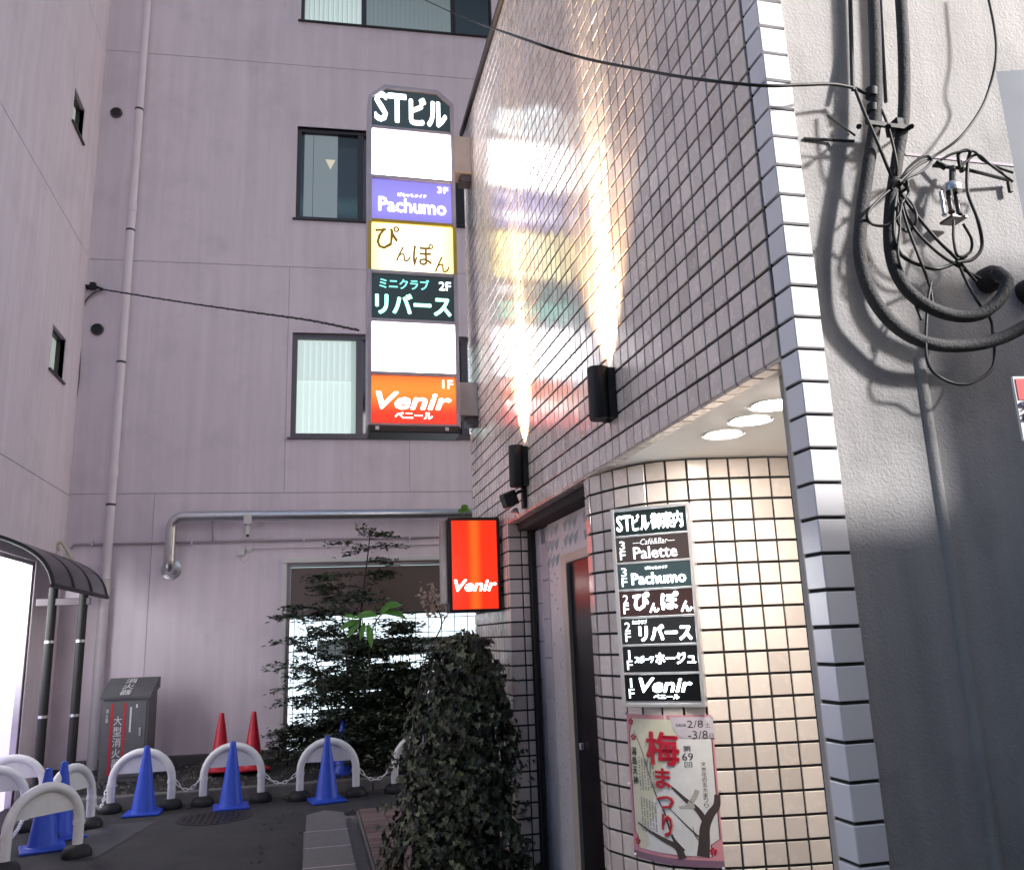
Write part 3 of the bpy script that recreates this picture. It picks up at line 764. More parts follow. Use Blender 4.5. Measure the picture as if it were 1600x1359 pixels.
# soffit and downlights
part(tb, 'soffit', MB().box((EX+.062,EY+.104,ZF+.002),(3.2,YP,ZF+.02)), m_soffit)
part(tb, 'inner_wall', MB().box((2.95,EY+.1,0),(3.2,YP,ZF)).box((EX+.6,YP-.004,0),(3.2,YP+.1,ZF)), m_white)
zl = ZF+.001
for i,(px,py) in enumerate(((1208,632),(1172,656),(1130,678))):
    r = ray(px,py); q_ = r*((zl-H)/r.z); x,y = q_.x,q_.y
    t = thing('downlight', 'round recessed ceiling downlight, ' + ('nearest the white corner column' if i==0 else 'middle of the three' if i==1 else 'farthest from the corner column'), 'light', (x,y,zl), 'entrance downlights')
    part(t, 'rim', MB().lathe([(.088,-.004),(.088,.0005),(.074,.0005),(.074,-.003)], 32, Matrix.Translation((x,y,zl)), False), m_white, smooth=40)
    part(t, 'lens', MB().lathe([(.001,-.009),(.04,-.0085),(.062,-.006),(.073,-.002)], 32, Matrix.Translation((x,y,zl))), EM('downlight_lens', (1.0,.91,.81), 150))
# entrance wall: metal mullion, pale tile strips, carved panel, door
ZS = ZF-.02
part(tb, 'entrance_wall', MB().box((DX+.03,4.3,0),(DX+.2,YP+.01,ZF)), m_carv)
part(tb, 'lintel', MB().box((EX+.075,4.35,ZS-.035),(DX+.05,YP,ZF+.001)), M('lintel_grey', (.055,.053,.056), .9, spec=.2))
part(tb, 'mullion', MB().box((EX+.154,YP-.055,0),(EX+.166,YP+.004,ZS)).box((EX+.172,YP-.05,0),(EX+.186,YP+.004,ZS)).box((EX+.15,YP-.02,0),(DX+.05,YP+.004,ZS)), m_alu)
ya, yb, yc, yd, ye = [A.__class__((DX,0),RAD(90)) for _ in range(1)][0], 0,0,0,0
DP = Plane((DX,0),RAD(90)); DP.n = Vector((-1,0,0))
yy = [DP.at(x,900)[0] for x in (837,847.5,858,882,891,915)]
m_strip = M('pale_strip_tile', (.50,.50,.56), .3, var=.05, vs=6, rnd=.06, coat=.2)
for c in range(2):
    for r in range(9):
        z1 = ZS-.04-.26*r + (.0 if c == 0 else -.11)
        z1 = min(z1, ZS-.04); z0 = max(.0, ZS-.04-.26*(r+1) + (.0 if c == 0 else -.11))
        if c == 1 and r == 0: z0 = ZS-.04-.26-.11
        if z1-z0 < .02: continue
        part(tb, 'strip_tile', MB().pbox(DP, yy[c+1]+.004, yy[c]-.004, z0+.002, z1-.002, -.03, .004, .003), m_strip)
# carved panel
cp = part(tb, 'carved_panel', MB().pbox(DP, yy[4]+.02, yy[2]-.006, 0, ZS-.04, -.03, 0).pbox(DP, 4.3, yy[4]+.02, 2.13, ZS-.04, -.03, 0), m_carv)
random.seed(3)
for r in range(3):
    for c in range(12):
        y = yy[2]-.04 - c*.105; z = ZS-.10-r*.10
        if z < 2.22 and y < yy[3]+.05: continue
        if c % 4 == 3: continue
        s_ = .045
        part(cp, 'relief_leaf', MB().add([DP.P(y-s_*.7,z+s_,.001), DP.P(y+s_*.4,z+s_*.9,.001), DP.P(y+s_*.9,z-s_*.9,.001), DP.P(y-.1*s_,z-s_*.2,.001), DP.P(y+.1*s_,z+s_*.2,.022)], [(0,1,4),(1,2,4),(2,3,4),(3,0,4)]), m_carv)
for i in range(70):
    y = random.uniform(yy[4]+.04,yy[2]-.03); z = random.uniform(.2,2.2); s_ = random.uniform(.006,.014)
    cp_ = MB().add([DP.P(y-s_,z,.001),DP.P(y+s_,z+s_*.4,.001),DP.P(y,z-s_*1.4,.001),DP.P(y,z,.010)],[(0,1,3),(1,2,3),(2,0,3)])
    part(cp, 'relief_chip', cp_, m_carv)
zd = 2.08
part(tb, 'door_frame', MB().pbox(DP, yy[4]-.004, yy[3], 0, zd+.06, -.02, .022, .006).pbox(DP, 4.4, yy[4]-.004, zd, zd+.06, -.02, .022, .006).pbox(DP, yy[4]-.02, yy[4]+.03, 0, zd+.0, .0225, .034, .004), m_cream)
part(tb, 'entrance_door', MB().pbox(DP, 4.4, yy[4]-.005, 0, zd, -.02, .004), m_door, label='dark glass door in a cream frame')
part(tb, 'door_knob', MB().pbox(DP, yy[4]-.12, yy[4]-.10, .98, 1.02, .004, .03, .004), m_stain)

# ================================================================== TALL SIGN
cpx = lambda x,y: S.at(x,y)
sx0, sx1 = .47, 1.183
zz = [cpx(642,y)[1] for y in (205,281,349,428,503,585,664)]     # panel boundaries
ztp = cpx(642,139)[1]; zbt = cpx(642,677)[1]
st = thing('tower_sign', 'tall lit vertical signboard on brackets, white, purple, yellow, green and red panels', 'sign', ((sx0+sx1)/2,7.05,zbt))
ch_ = .13
body = [S.P(sx0-.035,zbt+.05,-.01), S.P(sx1+.035,zbt+.05,-.01), S.P(sx1+.035,ztp-ch_,-.01), S.P(sx1-ch_+.02,ztp,-.01), S.P(sx0+ch_-.02,ztp,-.01), S.P(sx0-.035,ztp-ch_,-.01)]
m_sf = M('sign_frame', (.46,.42,.47), .38, metal=.3, var=.2, vs=8, blot=.3)
part(st, 'case', MB().prism(body, (0,.24,0)), m_sf)
mb = MB()
o_ = [(sx0-.035,zbt+.05),(sx1+.035,zbt+.05),(sx1+.035,ztp-ch_),(sx1-ch_+.02,ztp),(sx0+ch_-.02,ztp),(sx0-.035,ztp-ch_)]
i_ = [(sx0-.003,zz[6]-.0),(sx1+.003,zz[6]-.0),(sx1+.003,ztp-ch_-.012),(sx1-ch_+.005,ztp-.035),(sx0+ch_-.005,ztp-.035),(sx0-.003,ztp-ch_-.012)]
for i in range(6):
    j = (i+1)%6
    mb.prism([S.P(*o_[i],-.009), S.P(*o_[j],-.009), S.P(*i_[j],-.009), S.P(*i_[i],-.009)], S.n*.032)
part(st, 'rim', mb, m_sf)
part(st, 'base_tray', MB().pbox(S, sx0-.03, sx1+.03, zbt, zbt+.065, -.26, .03, .008), m_alu)
def panel(i, mat, name='panel', label=None, rim=m_sf):
    z1 = zz[i]-.018; z0 = zz[i+1]+.018
    p_ = part(st, name, MB().pbox(S, sx0, sx1, z0, z1, -.008, 0), mat, label=label)
    if rim: part(p_, 'divider', MB().pbox(S, sx0-.002, sx1+.002, z1+.002, z1+.034, -.008, .02, .003), rim)
    return p_, z0, z1
SP = lambda u,z: S.P(u,z,.003)
e_white = EM('panel_white', (1,.99,1), 5.5); e_let = EM('letters_white', (.86,.96,1), 2.6); e_let2 = EM('letters_glow', (1,.98,.97), 2.4)
e_dark = EM('panel_dark', (.020,.030,.034), .9)
cap = [S.P(sx0,zz[0]+.02,-.008), S.P(sx1,zz[0]+.02,-.008), S.P(sx1,ztp-ch_-.015,-.008), S.P(sx1-ch_+.005,ztp-.04,-.008), S.P(sx0+ch_-.005,ztp-.04,-.008), S.P(sx0,ztp-ch_-.015,-.008)]
p_ = part(st, 'panel', MB().prism(cap, S.n*.008), e_dark, label='black top panel with the building name')
W_ = sx1-sx0
part(p_, 'lettering', letters(MB(), 'ST', SP, sx0+.03*W_, sx0+.44*W_, zz[0]+.065, ztp-.065, bold=.045), e_let)
part(p_, 'lettering', letters(MB(), 'ビル', SP, sx0+.47*W_, sx0+.965*W_, zz[0]+.06, ztp-.085, bold=.055), e_let)
p_,z0,z1 = panel(0, e_white, label='blank white panel near the top')
part(p_, 'mark', MB().pbox(S, sx1-.075, sx1-.068, z1-.11, z1-.07, .001, .003), m_alu)
p_,z0,z1 = panel(1, EM('panel_purple', (.26,.22,.80), .52, axis=2, c=(zz[1]+zz[2])/2, wd=.35, col2=(.36,.33,.88)), label='purple panel')
h_ = z1-z0
part(p_, 'lettering', letters(MB(), 'Pachumo', SP, sx0+.08*W_, sx0+.93*W_, z0+.20*h_, z0+.56*h_, bold=.035), e_let2)
part(p_, 'lettering', letters(MB(), 'ぱちゅもメイド', SP, sx0+.32*W_, sx0+.68*W_, z0+.60*h_, z0+.69*h_, bold=.02), e_let2)
part(p_, 'lettering', letters(MB(), '3F', SP, sx0+.82*W_, sx0+.96*W_, z1-.24*h_, z1-.08*h_, bold=.03), e_let2)
m_gold = M('gold_edge', (.50,.33,.05), .35, metal=.6)
p_,z0,z1 = panel(2, EM('panel_yellow', (1,.84,.20), 1.75, axis=0, c=(sx0+sx1)/2, wd=.40, col2=(1,.97,.70)), label='cream yellow panel with brown lettering', rim=m_gold)
m_ochre = EM('letters_ochre', (.16,.08,.005), .7)
h_ = z1-z0
for ch2,a,b,c,d in (('ぴ',.04,.34,.44,.95),('ん',.29,.48,.20,.52),('ぽ',.50,.76,.14,.62),('ん',.77,.96,.02,.36)):
    part(p_, 'lettering', letters(MB(), ch2, SP, sx0+a*W_, sx0+b*W_, z0+c*h_, z0+d*h_, bold=.018), m_ochre)
part(p_, 'lettering', letters(MB(), '2F', SP, sx0+.86*W_, sx0+.96*W_, z1-.22*h_, z1-.08*h_), EM('pale_gold', (.9,.8,.4), 1.2))
part(p_, 'edge', MB().pbox(S, sx0-.034, sx0-.003, z0, z1, .023, .026), m_gold); part(p_, 'edge', MB().pbox(S, sx1+.003, sx1+.034, z0, z1, .023, .026), m_gold)
p_,z0,z1 = panel(3, EM('panel_black', (.012,.020,.022), .9), label='black panel with pale green lettering')
h_ = z1-z0; e_green = EM('letters_green', (.30,.95,.76), 2.0)
part(p_, 'lettering', letters(MB(), 'ミニクラブ', SP, sx0+.09*W_, sx0+.70*W_, z0+.68*h_, z0+.92*h_, bold=.03), EM('letters_teal', (.16,.62,.52), 1.5))
part(p_, 'lettering', letters(MB(), 'リバース', SP, sx0+.04*W_, sx0+.97*W_, z0+.10*h_, z0+.58*h_, bold=.045), e_green)
part(p_, 'lettering', letters(MB(), '2F', SP, sx0+.82*W_, sx0+.97*W_, z1-.30*h_, z1-.10*h_, bold=.03), e_let)
p_,z0,z1 = panel(4, e_white, label='blank white panel above the red one')
p_,z0,z1 = panel(5, EM('panel_red', (.90,.035,.018), 1.0, axis=2, c=zz[5]-.13, wd=.24, col2=(1.0,.22,.03)), label='red panel at the foot of the sign')
h_ = z1-z0; e_letv = EM('letters_warm', (1,.95,.9), 2.6)
part(p_, 'lettering', letters(MB(), 'Venir', SP, sx0+.05*W_, sx0+.95*W_, z0+.28*h_, z0+.66*h_, bold=.055, shear=.25), e_letv)
part(p_, 'lettering', letters(MB(), 'ベニール', SP, sx0+.27*W_, sx0+.72*W_, z0+.08*h_, z0+.23*h_, bold=.035), e_letv)
part(p_, 'lettering', letters(MB(), '1F', SP, sx0+.84*W_, sx0+.97*W_, z1-.24*h_, z1-.06*h_, bold=.03), e_letv)
for py0,py1 in ((212,268),(596,648)):
    a = S.at(728,py0)[1]; b = S.at(728,py1)[1]
    part(st, 'bracket', MB().pbox(S, sx1+.036, EX-.003, b, a, -.22, -.02, .006), M('bracket_paint', (.58,.52,.48), .5, var=.12, vs=8, blot=.2))
    part(st, 'bracket_foot', MB().pbox(S, sx1+.10, EX-.003, b-.07, b-.003, -.19, -.05), m_alu2)
SB = Plane((0,7.19), RAD(180))                 # the far face of the double-sided sign
for i,mt in enumerate((e_white, MATS['panel_purple'], MATS['panel_yellow'], MATS['panel_black'], e_white, MATS['panel_red'])):
    part(st, 'far_panel', MB().pbox(SB, -sx1, -sx0, zz[i+1]+.018, zz[i]-.018, .001, .012), mt)
for i in range(2):
    part(st, 'tray_lamp', MB().pbox(S, sx0+(.03 if i==0 else W_-.10), sx0+(.06 if i==0 else W_-.07), zbt+.02, zbt+.05, .03, .036), m_whp)

# ================================================================== RED PROJECTING SIGN
vx0,vx1 = V.at(706,880)[0], V.at(777,880)[0]; vz0,vz1 = V.at(745,951)[1], V.at(742,813)[1]
rs = thing('red_sign', 'lit red box sign in a black case above the ivy', 'sign', ((vx0+vx1)/2,6.26,vz0))
part(rs, 'case', MB().pbox(V, vx0-.022, vx1+.022, vz0-.022, vz1+.022, -.16, -.004, .006), m_black)
part(rs, 'rim', MB().pbox(V, vx0-.022, vx0-.001, vz0-.022, vz1+.022, -.003, .012).pbox(V, vx1+.001, vx1+.022, vz0-.022, vz1+.022, -.003, .012).pbox(V, vx0-.001, vx1+.001, vz1+.001, vz1+.022, -.003, .012).pbox(V, vx0-.001, vx1+.001, vz0-.022, vz0-.001, -.003, .012), m_black)
fc = part(rs, 'panel', MB().pbox(V, vx0, vx1, vz0, vz1, -.004, .002), EM('panel_orange', (.90,.030,.008), .78, axis=0, c=(vx0+vx1)/2, wd=.065, col2=(1.0,.13,.012)))
h_ = vz1-vz0; w_ = vx1-vx0
part(fc, 'lettering', letters(MB(), 'Venir', lambda u,z: V.P(u,z,.005), vx0+.04*w_, vx1-.03*w_, vz0+.195*h_, vz0+.33*h_, bold=.05, shear=.25), EM('letters_hot', (1,.95,.93), 3.0))
part(rs, 'arm', MB().pbox(V, vx1+.022, EX, vz1-.16, vz1-.12, -.1, -.06).pbox(V, vx1+.022, EX, vz0+.12, vz0+.16, -.1, -.06), m_black)
part(rs, 'side_plate', MB().pbox(V, vx0-.075, vx0-.024, vz0+.05, vz1-.0, -.11, -.05), m_steel)

# ================================================================== WALL LAMPS on the facade
def wall_lamp(pt, pb, label, rad):
    y,zt = A.at(*pt); _,zb_ = A.at(*pb)
    o = thing('wall_lamp', label, 'lamp', (EX-.09,y,zb_), 'black wall lamps on the tiled facade')
    cx = EX-.018-rad
    Mx = Matrix.Translation((cx,y,0))
    part(o, 'shade', MB().lathe([(rad*.94,zb_),(rad,zb_+.006),(rad,zt-.003),(rad*.97,zt),(rad*.90,zt),(rad*.88,zt-.05),(rad*.2,zt-.055)], 32, Mx), m_black, smooth=40)
    part(o, 'back_plate', MB().box((EX-.04,y-.06,zb_+.0),(EX-.005,y+.06,zt-.012)), m_black)
    part(o, 'lamp_lens', MB().lathe([(.001,zt-.048),(rad*.7,zt-.048),(rad*.7,zt-.05)], 24, Mx), EM('lamp_lens', (1,.74,.42), 30))
    for nm,en,ang,bl,tl in (('beam',650,22,1.0,5.5),('spill',170,80,1.0,10)):
        l = bpy.data.lights.new('wall_lamp_'+nm, 'SPOT'); l.energy = en; l.color = (1,.76,.48) if nm == 'beam' else (1,.62,.33); l.spot_size = RAD(ang); l.spot_blend = bl; l.shadow_soft_size = .03
        lo = bpy.data.objects.new('wall_lamp_'+nm, l); COL.objects.link(lo); lo.parent = o
        lo.location = Vector((cx,y,zt+.004)) - Vector(o.location); lo.rotation_euler = (math.pi,RAD(tl),0)
    return o
wall_lamp((955,576),(955,660), 'black cylindrical wall lamp nearer the white corner, lighting the tiles above', .052)
wall_lamp((822,697),(822,762), 'black cylindrical wall lamp over the floodlight, lighting the tiles above', .052)
y,z = A.at(823,782)
t = thing('floodlight', 'small black floodlight clamped beneath the farther wall lamp', 'lamp', (EX-.08,y,z))
part(t, 'head', MB().obox((EX-.12,y,z+.01), Vector((.045,.02,.02)), Vector((-.01,.04,0)), Vector((-.016,-.004,.045)), .01), m_black)
part(t, 'arm', MB().tube(spline([(EX-.01,y,z+.06),(EX-.05,y,z+.06),(EX-.08,y,z+.03),(EX-.06,y,z-.02)]), .011, 8), m_black, smooth=60)
part(t, 'reflector', MB().lathe([(.012,0),(.03,.03),(.032,.034),(.0,.028)], 20, Matrix.Translation((EX-.07,y+.01,z-.05)) @ Matrix.Rotation(RAD(200),4,'Y')), m_stain, smooth=50)
part(t, 'wall_plate', MB().box((EX-.03,y-.03,z-.05),(EX-.004,y+.03,z+.1)), m_black)

# ================================================================== DIRECTORY BOARD on the curved wall
BD = Plane((1.418,3.905), RAD(-38))
bpos = lambda u,z: BD.P(u,z,.0)
q4 = [BD.at(*p) for p in ((954,797),(1078,783),(972.5,1104.6),(1101,1104.6))]
bu0 = (q4[0][0]+q4[2][0])/2; bu1 = (q4[1][0]+q4[3][0])/2; bz0 = (q4[2][1]+q4[3][1])/2; bz1 = (q4[0][1]+q4[1][1])/2
db = thing('directory_board', 'stainless steel directory board with seven lit black name panels', 'sign', BD.P((bu0+bu1)/2,bz0,-.03))
part(db, 'case', MB().pbox(BD, bu0, bu1, bz0, bz1, -.075, -.006, .004), m_stain)
fr = .017
part(db, 'frame', MB().pbox(BD, bu0, bu0+fr, bz0, bz1, -.005, .006, .002).pbox(BD, bu1-fr, bu1, bz0, bz1, -.005, .006, .002).pbox(BD, bu0+fr, bu1-fr, bz1-fr*.9, bz1, -.005, .005, .002).pbox(BD, bu0+fr, bu1-fr, bz0, bz0+fr, -.005, .005, .002), m_stain)
rows7 = ['STビル御案内','Palette','Pachumo','ぴんぽん','リバース','スポーツホージュ','Venir']
fl = ['','3F','3F','2F','2F','1F','1F']
hh = (bz1-bz0-1.9*fr)/7
pcol = [(.010,.016,.015),(.050,.036,.035),(.035,.055,.062),(.045,.022,.022),(.022,.022,.024),(.010,.010,.012),(.004,.004,.005)]
for i in range(7):
    z1 = bz1-.9*fr-hh*i; z0 = z1-hh+.010
    p_ = part(db, 'name_panel', MB().pbox(BD, bu0+fr+.001, bu1-fr-.001, z0+.001, z1-.001, -.005, -.001), EM('name_panel_%d' % i, pcol[i], .45))
    if i < 6: part(db, 'divider', MB().pbox(BD, bu0+fr, bu1-fr, z0-.010, z0, -.005, .004, .002), m_stain)
    bp = lambda u,z: BD.P(u,z,.0012)
    u0,u1 = bu0+fr, bu1-fr; w_ = u1-u0; h_ = z1-z0
    el = EM('board_letters', (.88,.97,1), 5.0)
    if i == 0: [part(p_, 'lettering', letters(MB(), tx, bp, u0+a_*w_, u0+b_*w_, z0+.17*h_, z0+.83*h_, bold=bo), el) for tx,a_,b_,bo in (('ST',.03,.24,.03),('ビル',.25,.49,.025),('御',.51,.655,.03),('案',.665,.81,.03),('内',.82,.95,.03))]
    else:
        part(p_, 'floor_number', vtext(MB(), fl[i], bp, u0+.09*w_, .075*w_, z1-.12*h_, z0+.08*h_, bold=.006), EM('board_digits', (.75,.82,.85), 2.6))
        if i == 1:
            part(p_, 'lettering', letters(MB(), 'Palette', bp, u0+.24*w_, u0+.84*w_, z0+.10*h_, z0+.58*h_, bold=.02), EM('board_soft', (.85,.85,.88), 2.2))
            part(p_, 'lettering', letters(MB(), '—Café&Bar—', bp, u0+.24*w_, u0+.82*w_, z0+.66*h_, z0+.90*h_, shear=.3), EM('board_soft2', (.85,.85,.88), .8))
        elif i == 2:
            part(p_, 'lettering', letters(MB(), 'Pachumo', bp, u0+.19*w_, u0+.93*w_, z0+.16*h_, z0+.62*h_, bold=.035), el)
            part(p_, 'lettering', letters(MB(), 'ぱちゅもメイド', bp, u0+.39*w_, u0+.69*w_, z0+.74*h_, z0+.86*h_, bold=.02), el)
        elif i == 3:
            for ch2,a,b,c,d in (('ぴ',.19,.42,.22,.95),('ん',.41,.54,.12,.50),('ぽ',.57,.81,.20,.92),('ん',.83,.98,.10,.52)):
                part(p_, 'lettering', letters(MB(), ch2, bp, u0+a*w_, u0+b*w_, z0+c*h_, z0+d*h_, bold=.05), el)
        elif i == 4:
            part(p_, 'lettering', letters(MB(), 'リバース', bp, u0+.24*w_, u0+.95*w_, z0+.10*h_, z0+.74*h_, bold=.05), el)
            part(p_, 'lettering', letters(MB(), 'ミニクラブ', bp, u0+.16*w_, u0+.36*w_, z0+.78*h_, z0+.94*h_, bold=.03), el)
        elif i == 5:
            part(p_, 'lettering', letters(MB(), 'スポーツ', bp, u0+.16*w_, u0+.42*w_, z0+.36*h_, z0+.64*h_, bold=.04), el)
            part(p_, 'lettering', letters(MB(), 'ホージュ', bp, u0+.44*w_, u0+.97*w_, z0+.30*h_, z0+.74*h_, bold=.04), el)
        else:
            part(p_, 'lettering', letters(MB(), 'Venir', bp, u0+.20*w_, u0+.90*w_, z0+.32*h_, z0+.88*h_, bold=.04, shear=.25), el)
            part(p_, 'lettering', letters(MB(), 'ベニール', bp, u0+.38*w_, u0+.72*w_, z0+.08*h_, z0+.25*h_, bold=.03), el)

# ================================================================== POSTER on the curved wall
cn = [cwat(*p, d=.006) for p in ((979,1114),(1112.5,1116),(991.5,1336.5),(1132.6,1355.5))]
su0, su1 = (cn[0][0]+cn[2][0])/2, (cn[1][0]+cn[3][0])/2
zT, zB = (cn[0][1]+cn[1][1])/2, (cn[2][1]+cn[3][1])/2
tiltz = lambda a: 0
def pos(a, b, d=.0):      # a 0..1 left-right, b 0..1 top-bottom
    zt_ = cn[0][1] + (cn[1][1]-cn[0][1])*a; zb_ = cn[2][1] + (cn[3][1]-cn[2][1])*a
    s_ = (cn[0][0]*(1-b)+cn[2][0]*b)*(1-a) + (cn[1][0]*(1-b)+cn[3][0]*b)*a
    wav = .0015*math.sin(a*9+b*4)
    return cw(s_, zt_ + (zb_-zt_)*b, .0072 + wav + d)
def psheet(poly_ab, d, n=14):
    """fill of a polygon in poster coordinates given as rows: (b, a_left, a_right)"""
    mb = MB()
    for b,a0,a1 in poly_ab:
        for i in range(n+1): mb.v.append(tuple(pos(a0+(a1-a0)*i/n, b, d)))
    for r in range(len(poly_ab)-1):
        for i in range(n): k = r*(n+1)+i; mb.f.append((k,k+1,k+n+2,k+n+1))
    return mb
ps = thing('festival_poster', 'pink bordered plum festival poster with red brush lettering under the directory board', 'poster', cw((su0+su1)/2,zB,.01))
part(ps, 'sheet', psheet([(i/20,0,1) for i in range(21)], 0), M('poster_pink', (.62,.27,.32), .4, var=.12, vs=10))
part(ps, 'foot_strip', psheet([(.955,0,1),(1.0,0,1)], .0006), M('poster_mauve', (.22,.13,.19), .4))
rows_ = []
for i in range(25):
    b = .03+.90*i/24
    ins = .085 if (b < .10 or b > .84) else .045
    if .09 <= b <= .11: ins = .065
    rows_.append((b, ins, 1-(.03 if b < .84 else .12)))
part(ps, 'picture_edge', psheet([(b,max(.03,a-.012),min(.985,c+.012)) for b,a,c in rows_], .0006), M('poster_line', (.10,.05,.05), .4))
part(ps, 'picture', psheet(rows_, .0010), M('poster_paper', (.66,.65,.50), .4, var=.22, vs=6, rnd=0))
part(ps, 'mist', psheet([(b, .62-.45*max(0,(b-.12)/.8)+.05*math.sin(b*30), c) for b,a,c in rows_ if b > .12], .0014), M('poster_mist', (.70,.70,.70), .4, var=.15, vs=9))
def pl_(body, a0, a1, b0, b1, mat, d=.0026, name='lettering', **kw):
    part(ps, name, letters(MB(), body, lambda a,b: pos(a,1-b,d), a0, a1, 1-b1, 1-b0, **kw), mat)
m_ink = M('poster_ink', (.03,.03,.03), .5); m_crim = M('poster_crimson', (.50,.008,.035), .4); m_halo = M('poster_halo', (.70,.45,.36), .4)
for ch2,a0,a1,b0,b1 in (('梅',.27,.64,.115,.345),('ま',.36,.53,.365,.50),('つ',.36,.55,.55,.635),('り',.41,.52,.67,.82)):
    pl_(ch2,a0-.012,a1+.012,b0-.006,b1+.006,m_halo,d=.0016,bold=.05)
    pl_(ch2,a0,a1,b0,b1,m_crim,d=.0046,bold=.03)
for i,ch2 in enumerate('湯島天神'): pl_(ch2,.065,.135,.235+i*.068,.29+i*.068,m_ink,bold=.01)
part(ps, 'date_tag', psheet([(.012,.56,1.0),(.1,.60,1.01),(.155,.66,1.01)], .0030), M('tag_paper', (.55,.50,.56), .35))
pl_('2/8',.74,.90,.035,.085,m_ink,d=.0036); pl_('-3/8',.74,.94,.105,.16,m_ink,d=.0036)
pl_('土',.92,.97,.052,.085,m_ink,d=.0036); pl_('日',.955,.995,.125,.16,m_ink,d=.0036); pl_('令和2年',.62,.73,.055,.08,m_ink,d=.0036)
pl_('第',.68,.76,.205,.245,m_ink); pl_('69',.665,.775,.255,.305,m_ink); pl_('回',.685,.76,.315,.35,m_ink)
for i,ch2 in enumerate('文京花の五大まつり'): pl_(ch2,.845,.895,.315+i*.034,.343+i*.034,m_ink)
m_grey = M('poster_small', (.22,.24,.22), .5)
mb = MB(); random.seed(5)
for c in range(6):
    for blk_,(b0,b1) in enumerate(((.30,.52),(.575,.80))):
        b = b0 + c*.006
        while b < b1:
            a = .155+c*.035
            mb.add([pos(a,b,.0024),pos(a+.016,b,.0024),pos(a+.016,b+.009,.0024),pos(a,b+.009,.0024)],[(0,1,2,3)]); b += random.choice((.013,.013,.022))
part(ps, 'small_print', mb, m_grey, kind='stuff')
def stroke(pts, w0, w1, mat, name='branch', d=.0023):
    sp2 = spline([(a,b,0) for a,b in pts], 6); mb = MB(); n = len(sp2)
    for i,p in enumerate(sp2):
        t_ = (sp2[min(i+1,n-1)]-sp2[max(i-1,0)]); t_ = Vector((t_.x*.6,t_.y,0)).normalized(); wd = (w0+(w1-w0)*i/(n-1))/2
        ox, oy = -t_.y*wd/.6, t_.x*wd
        mb.v += [tuple(pos(p.x+ox,p.y+oy,d)), tuple(pos(p.x-ox,p.y-oy,d))]
    for i in range(n-1): mb.f.append((2*i,2*i+1,2*i+3,2*i+2))
    part(ps, name, mb, mat)
m_br = M('poster_branch', (.06,.045,.045), .5)
stroke([(.80,.93),(.82,.84),(.84,.74),(.90,.66),(.97,.60),(.985,.53)], .075, .035, m_br)
stroke([(.86,.72),(.78,.63),(.66,.56),(.56,.50),(.50,.47)], .04, .008, m_br)
stroke([(.60,.95),(.55,.88),(.40,.84),(.24,.80),(.09,.76)], .05, .010, m_br)
stroke([(.56,.89),(.50,.80),(.44,.66),(.36,.56),(.30,.45),(.20,.24),(.11,.12)], .014, .003, m_br)
stroke([(.80,.82),(.70,.76),(.58,.68),(.48,.62)], .012, .004, m_br)
stroke([(.62,.90),(.54,.84),(.50,.79)], .02, .006, m_br)
stroke([(.82,.86),(.74,.80),(.72,.74)], .008, .003, m_br)
m_bird = M('poster_bird', (.40,.39,.36), .5)
stroke([(.70,.60),(.76,.545),(.79,.50)], .03, .03, m_bird, 'bird'); stroke([(.60,.62),(.68,.61),(.75,.60)], .015, .04, m_bird, 'bird')
for a,b in ((.075,.055),(.10,.165),(.075,.885),(.90,.895)):
    mb = MB()
    for i in range(5):
        an = i*2*math.pi/5-math.pi/2; ca, cb_ = a+math.cos(an)*.026, b+math.sin(an)*.0155
        mb.add([pos(ca+math.cos(q)*.015, cb_+math.sin(q)*.009, .0027) for q in [j*math.pi/4 for j in range(8)]], [tuple(range(8))])
    mb.add([pos(a+math.cos(q)*.006, b+math.sin(q)*.004, .0027) for q in [j*math.pi/3 for j in range(6)]], [tuple(range(6))])
    part(ps, 'plum_flower', mb, m_crim)
for a,b in ((.0,.0),(1.0,.01),(.02,.985),(.985,1.0),(-.01,.50),(1.02,.50)):
    c_ = pos(a,b,.004)
    part(ps, 'tack', MB().lathe([(.0065,0),(.006,.003),(.001,.004)], 12, Matrix.Translation(c_) @ Vector((-.6,-.8,0)).to_track_quat('Z','Y').to_matrix().to_4x4()), m_white, smooth=50)

# ================================================================== CONCRETE NEIGHBOUR
kc = thing('concrete_building', 'rough stuccoed concrete building wall at the right edge', 'building', (1.5,2.16,0))
part(kc, 'wall', MB().box((EX+.094,2.16,0),(17,2.4,32)), m_conc)  # real wall; unseen height and length added to keep sun off the lilac walls
xr_ = [K.at(1440,580)[0], K.at(1500,990)[0]]; xrd = sum(xr_)/2
part(kc, 'plaster_ridge', MB().tube([(xrd,2.168,0),(xrd+.004,2.166,.8),(xrd-.002,2.167,1.6),(xrd,2.166,K.at(1436,560)[1])], .020, 14), m_conc, smooth=50)
part(kc, 'joint', MB().box((K.at(1414,240)[0],2.157,K.at(1414,243)[1]),(3.2,2.1585,K.at(1414,239)[1])), m_groove)
for x0,x1,zt_ in ((3.10,4.6,3.60),(2.40,3.095,2.78)):  # unseen boxes added to cast the stepped shadow on this wall
    part(kc, 'light_blocker', MB().box((x0,1.16,0),(x1,1.2,zt_)), m_conc)
part(kc, 'light_blocker', MB().box((1.38,.78,0),(2.9,.93,2.0)), m_conc)  # added out of frame to cut sky light on the lower wall
part(kc, 'side_blocker', MB().box((2.42,1.2,0),(2.5,2.158,1.92)), m_conc)  # unseen slab added to block light from the right
part(kc, 'link_blocker', MB().box((3.5,1.2,0),(4.6,2.158,3.3)), m_conc)  # unseen piece added between the shadow-casting boxes and the wall
def kp(px,py,d): u,z = K.at(px,py,d); return K.P(u,z,d)
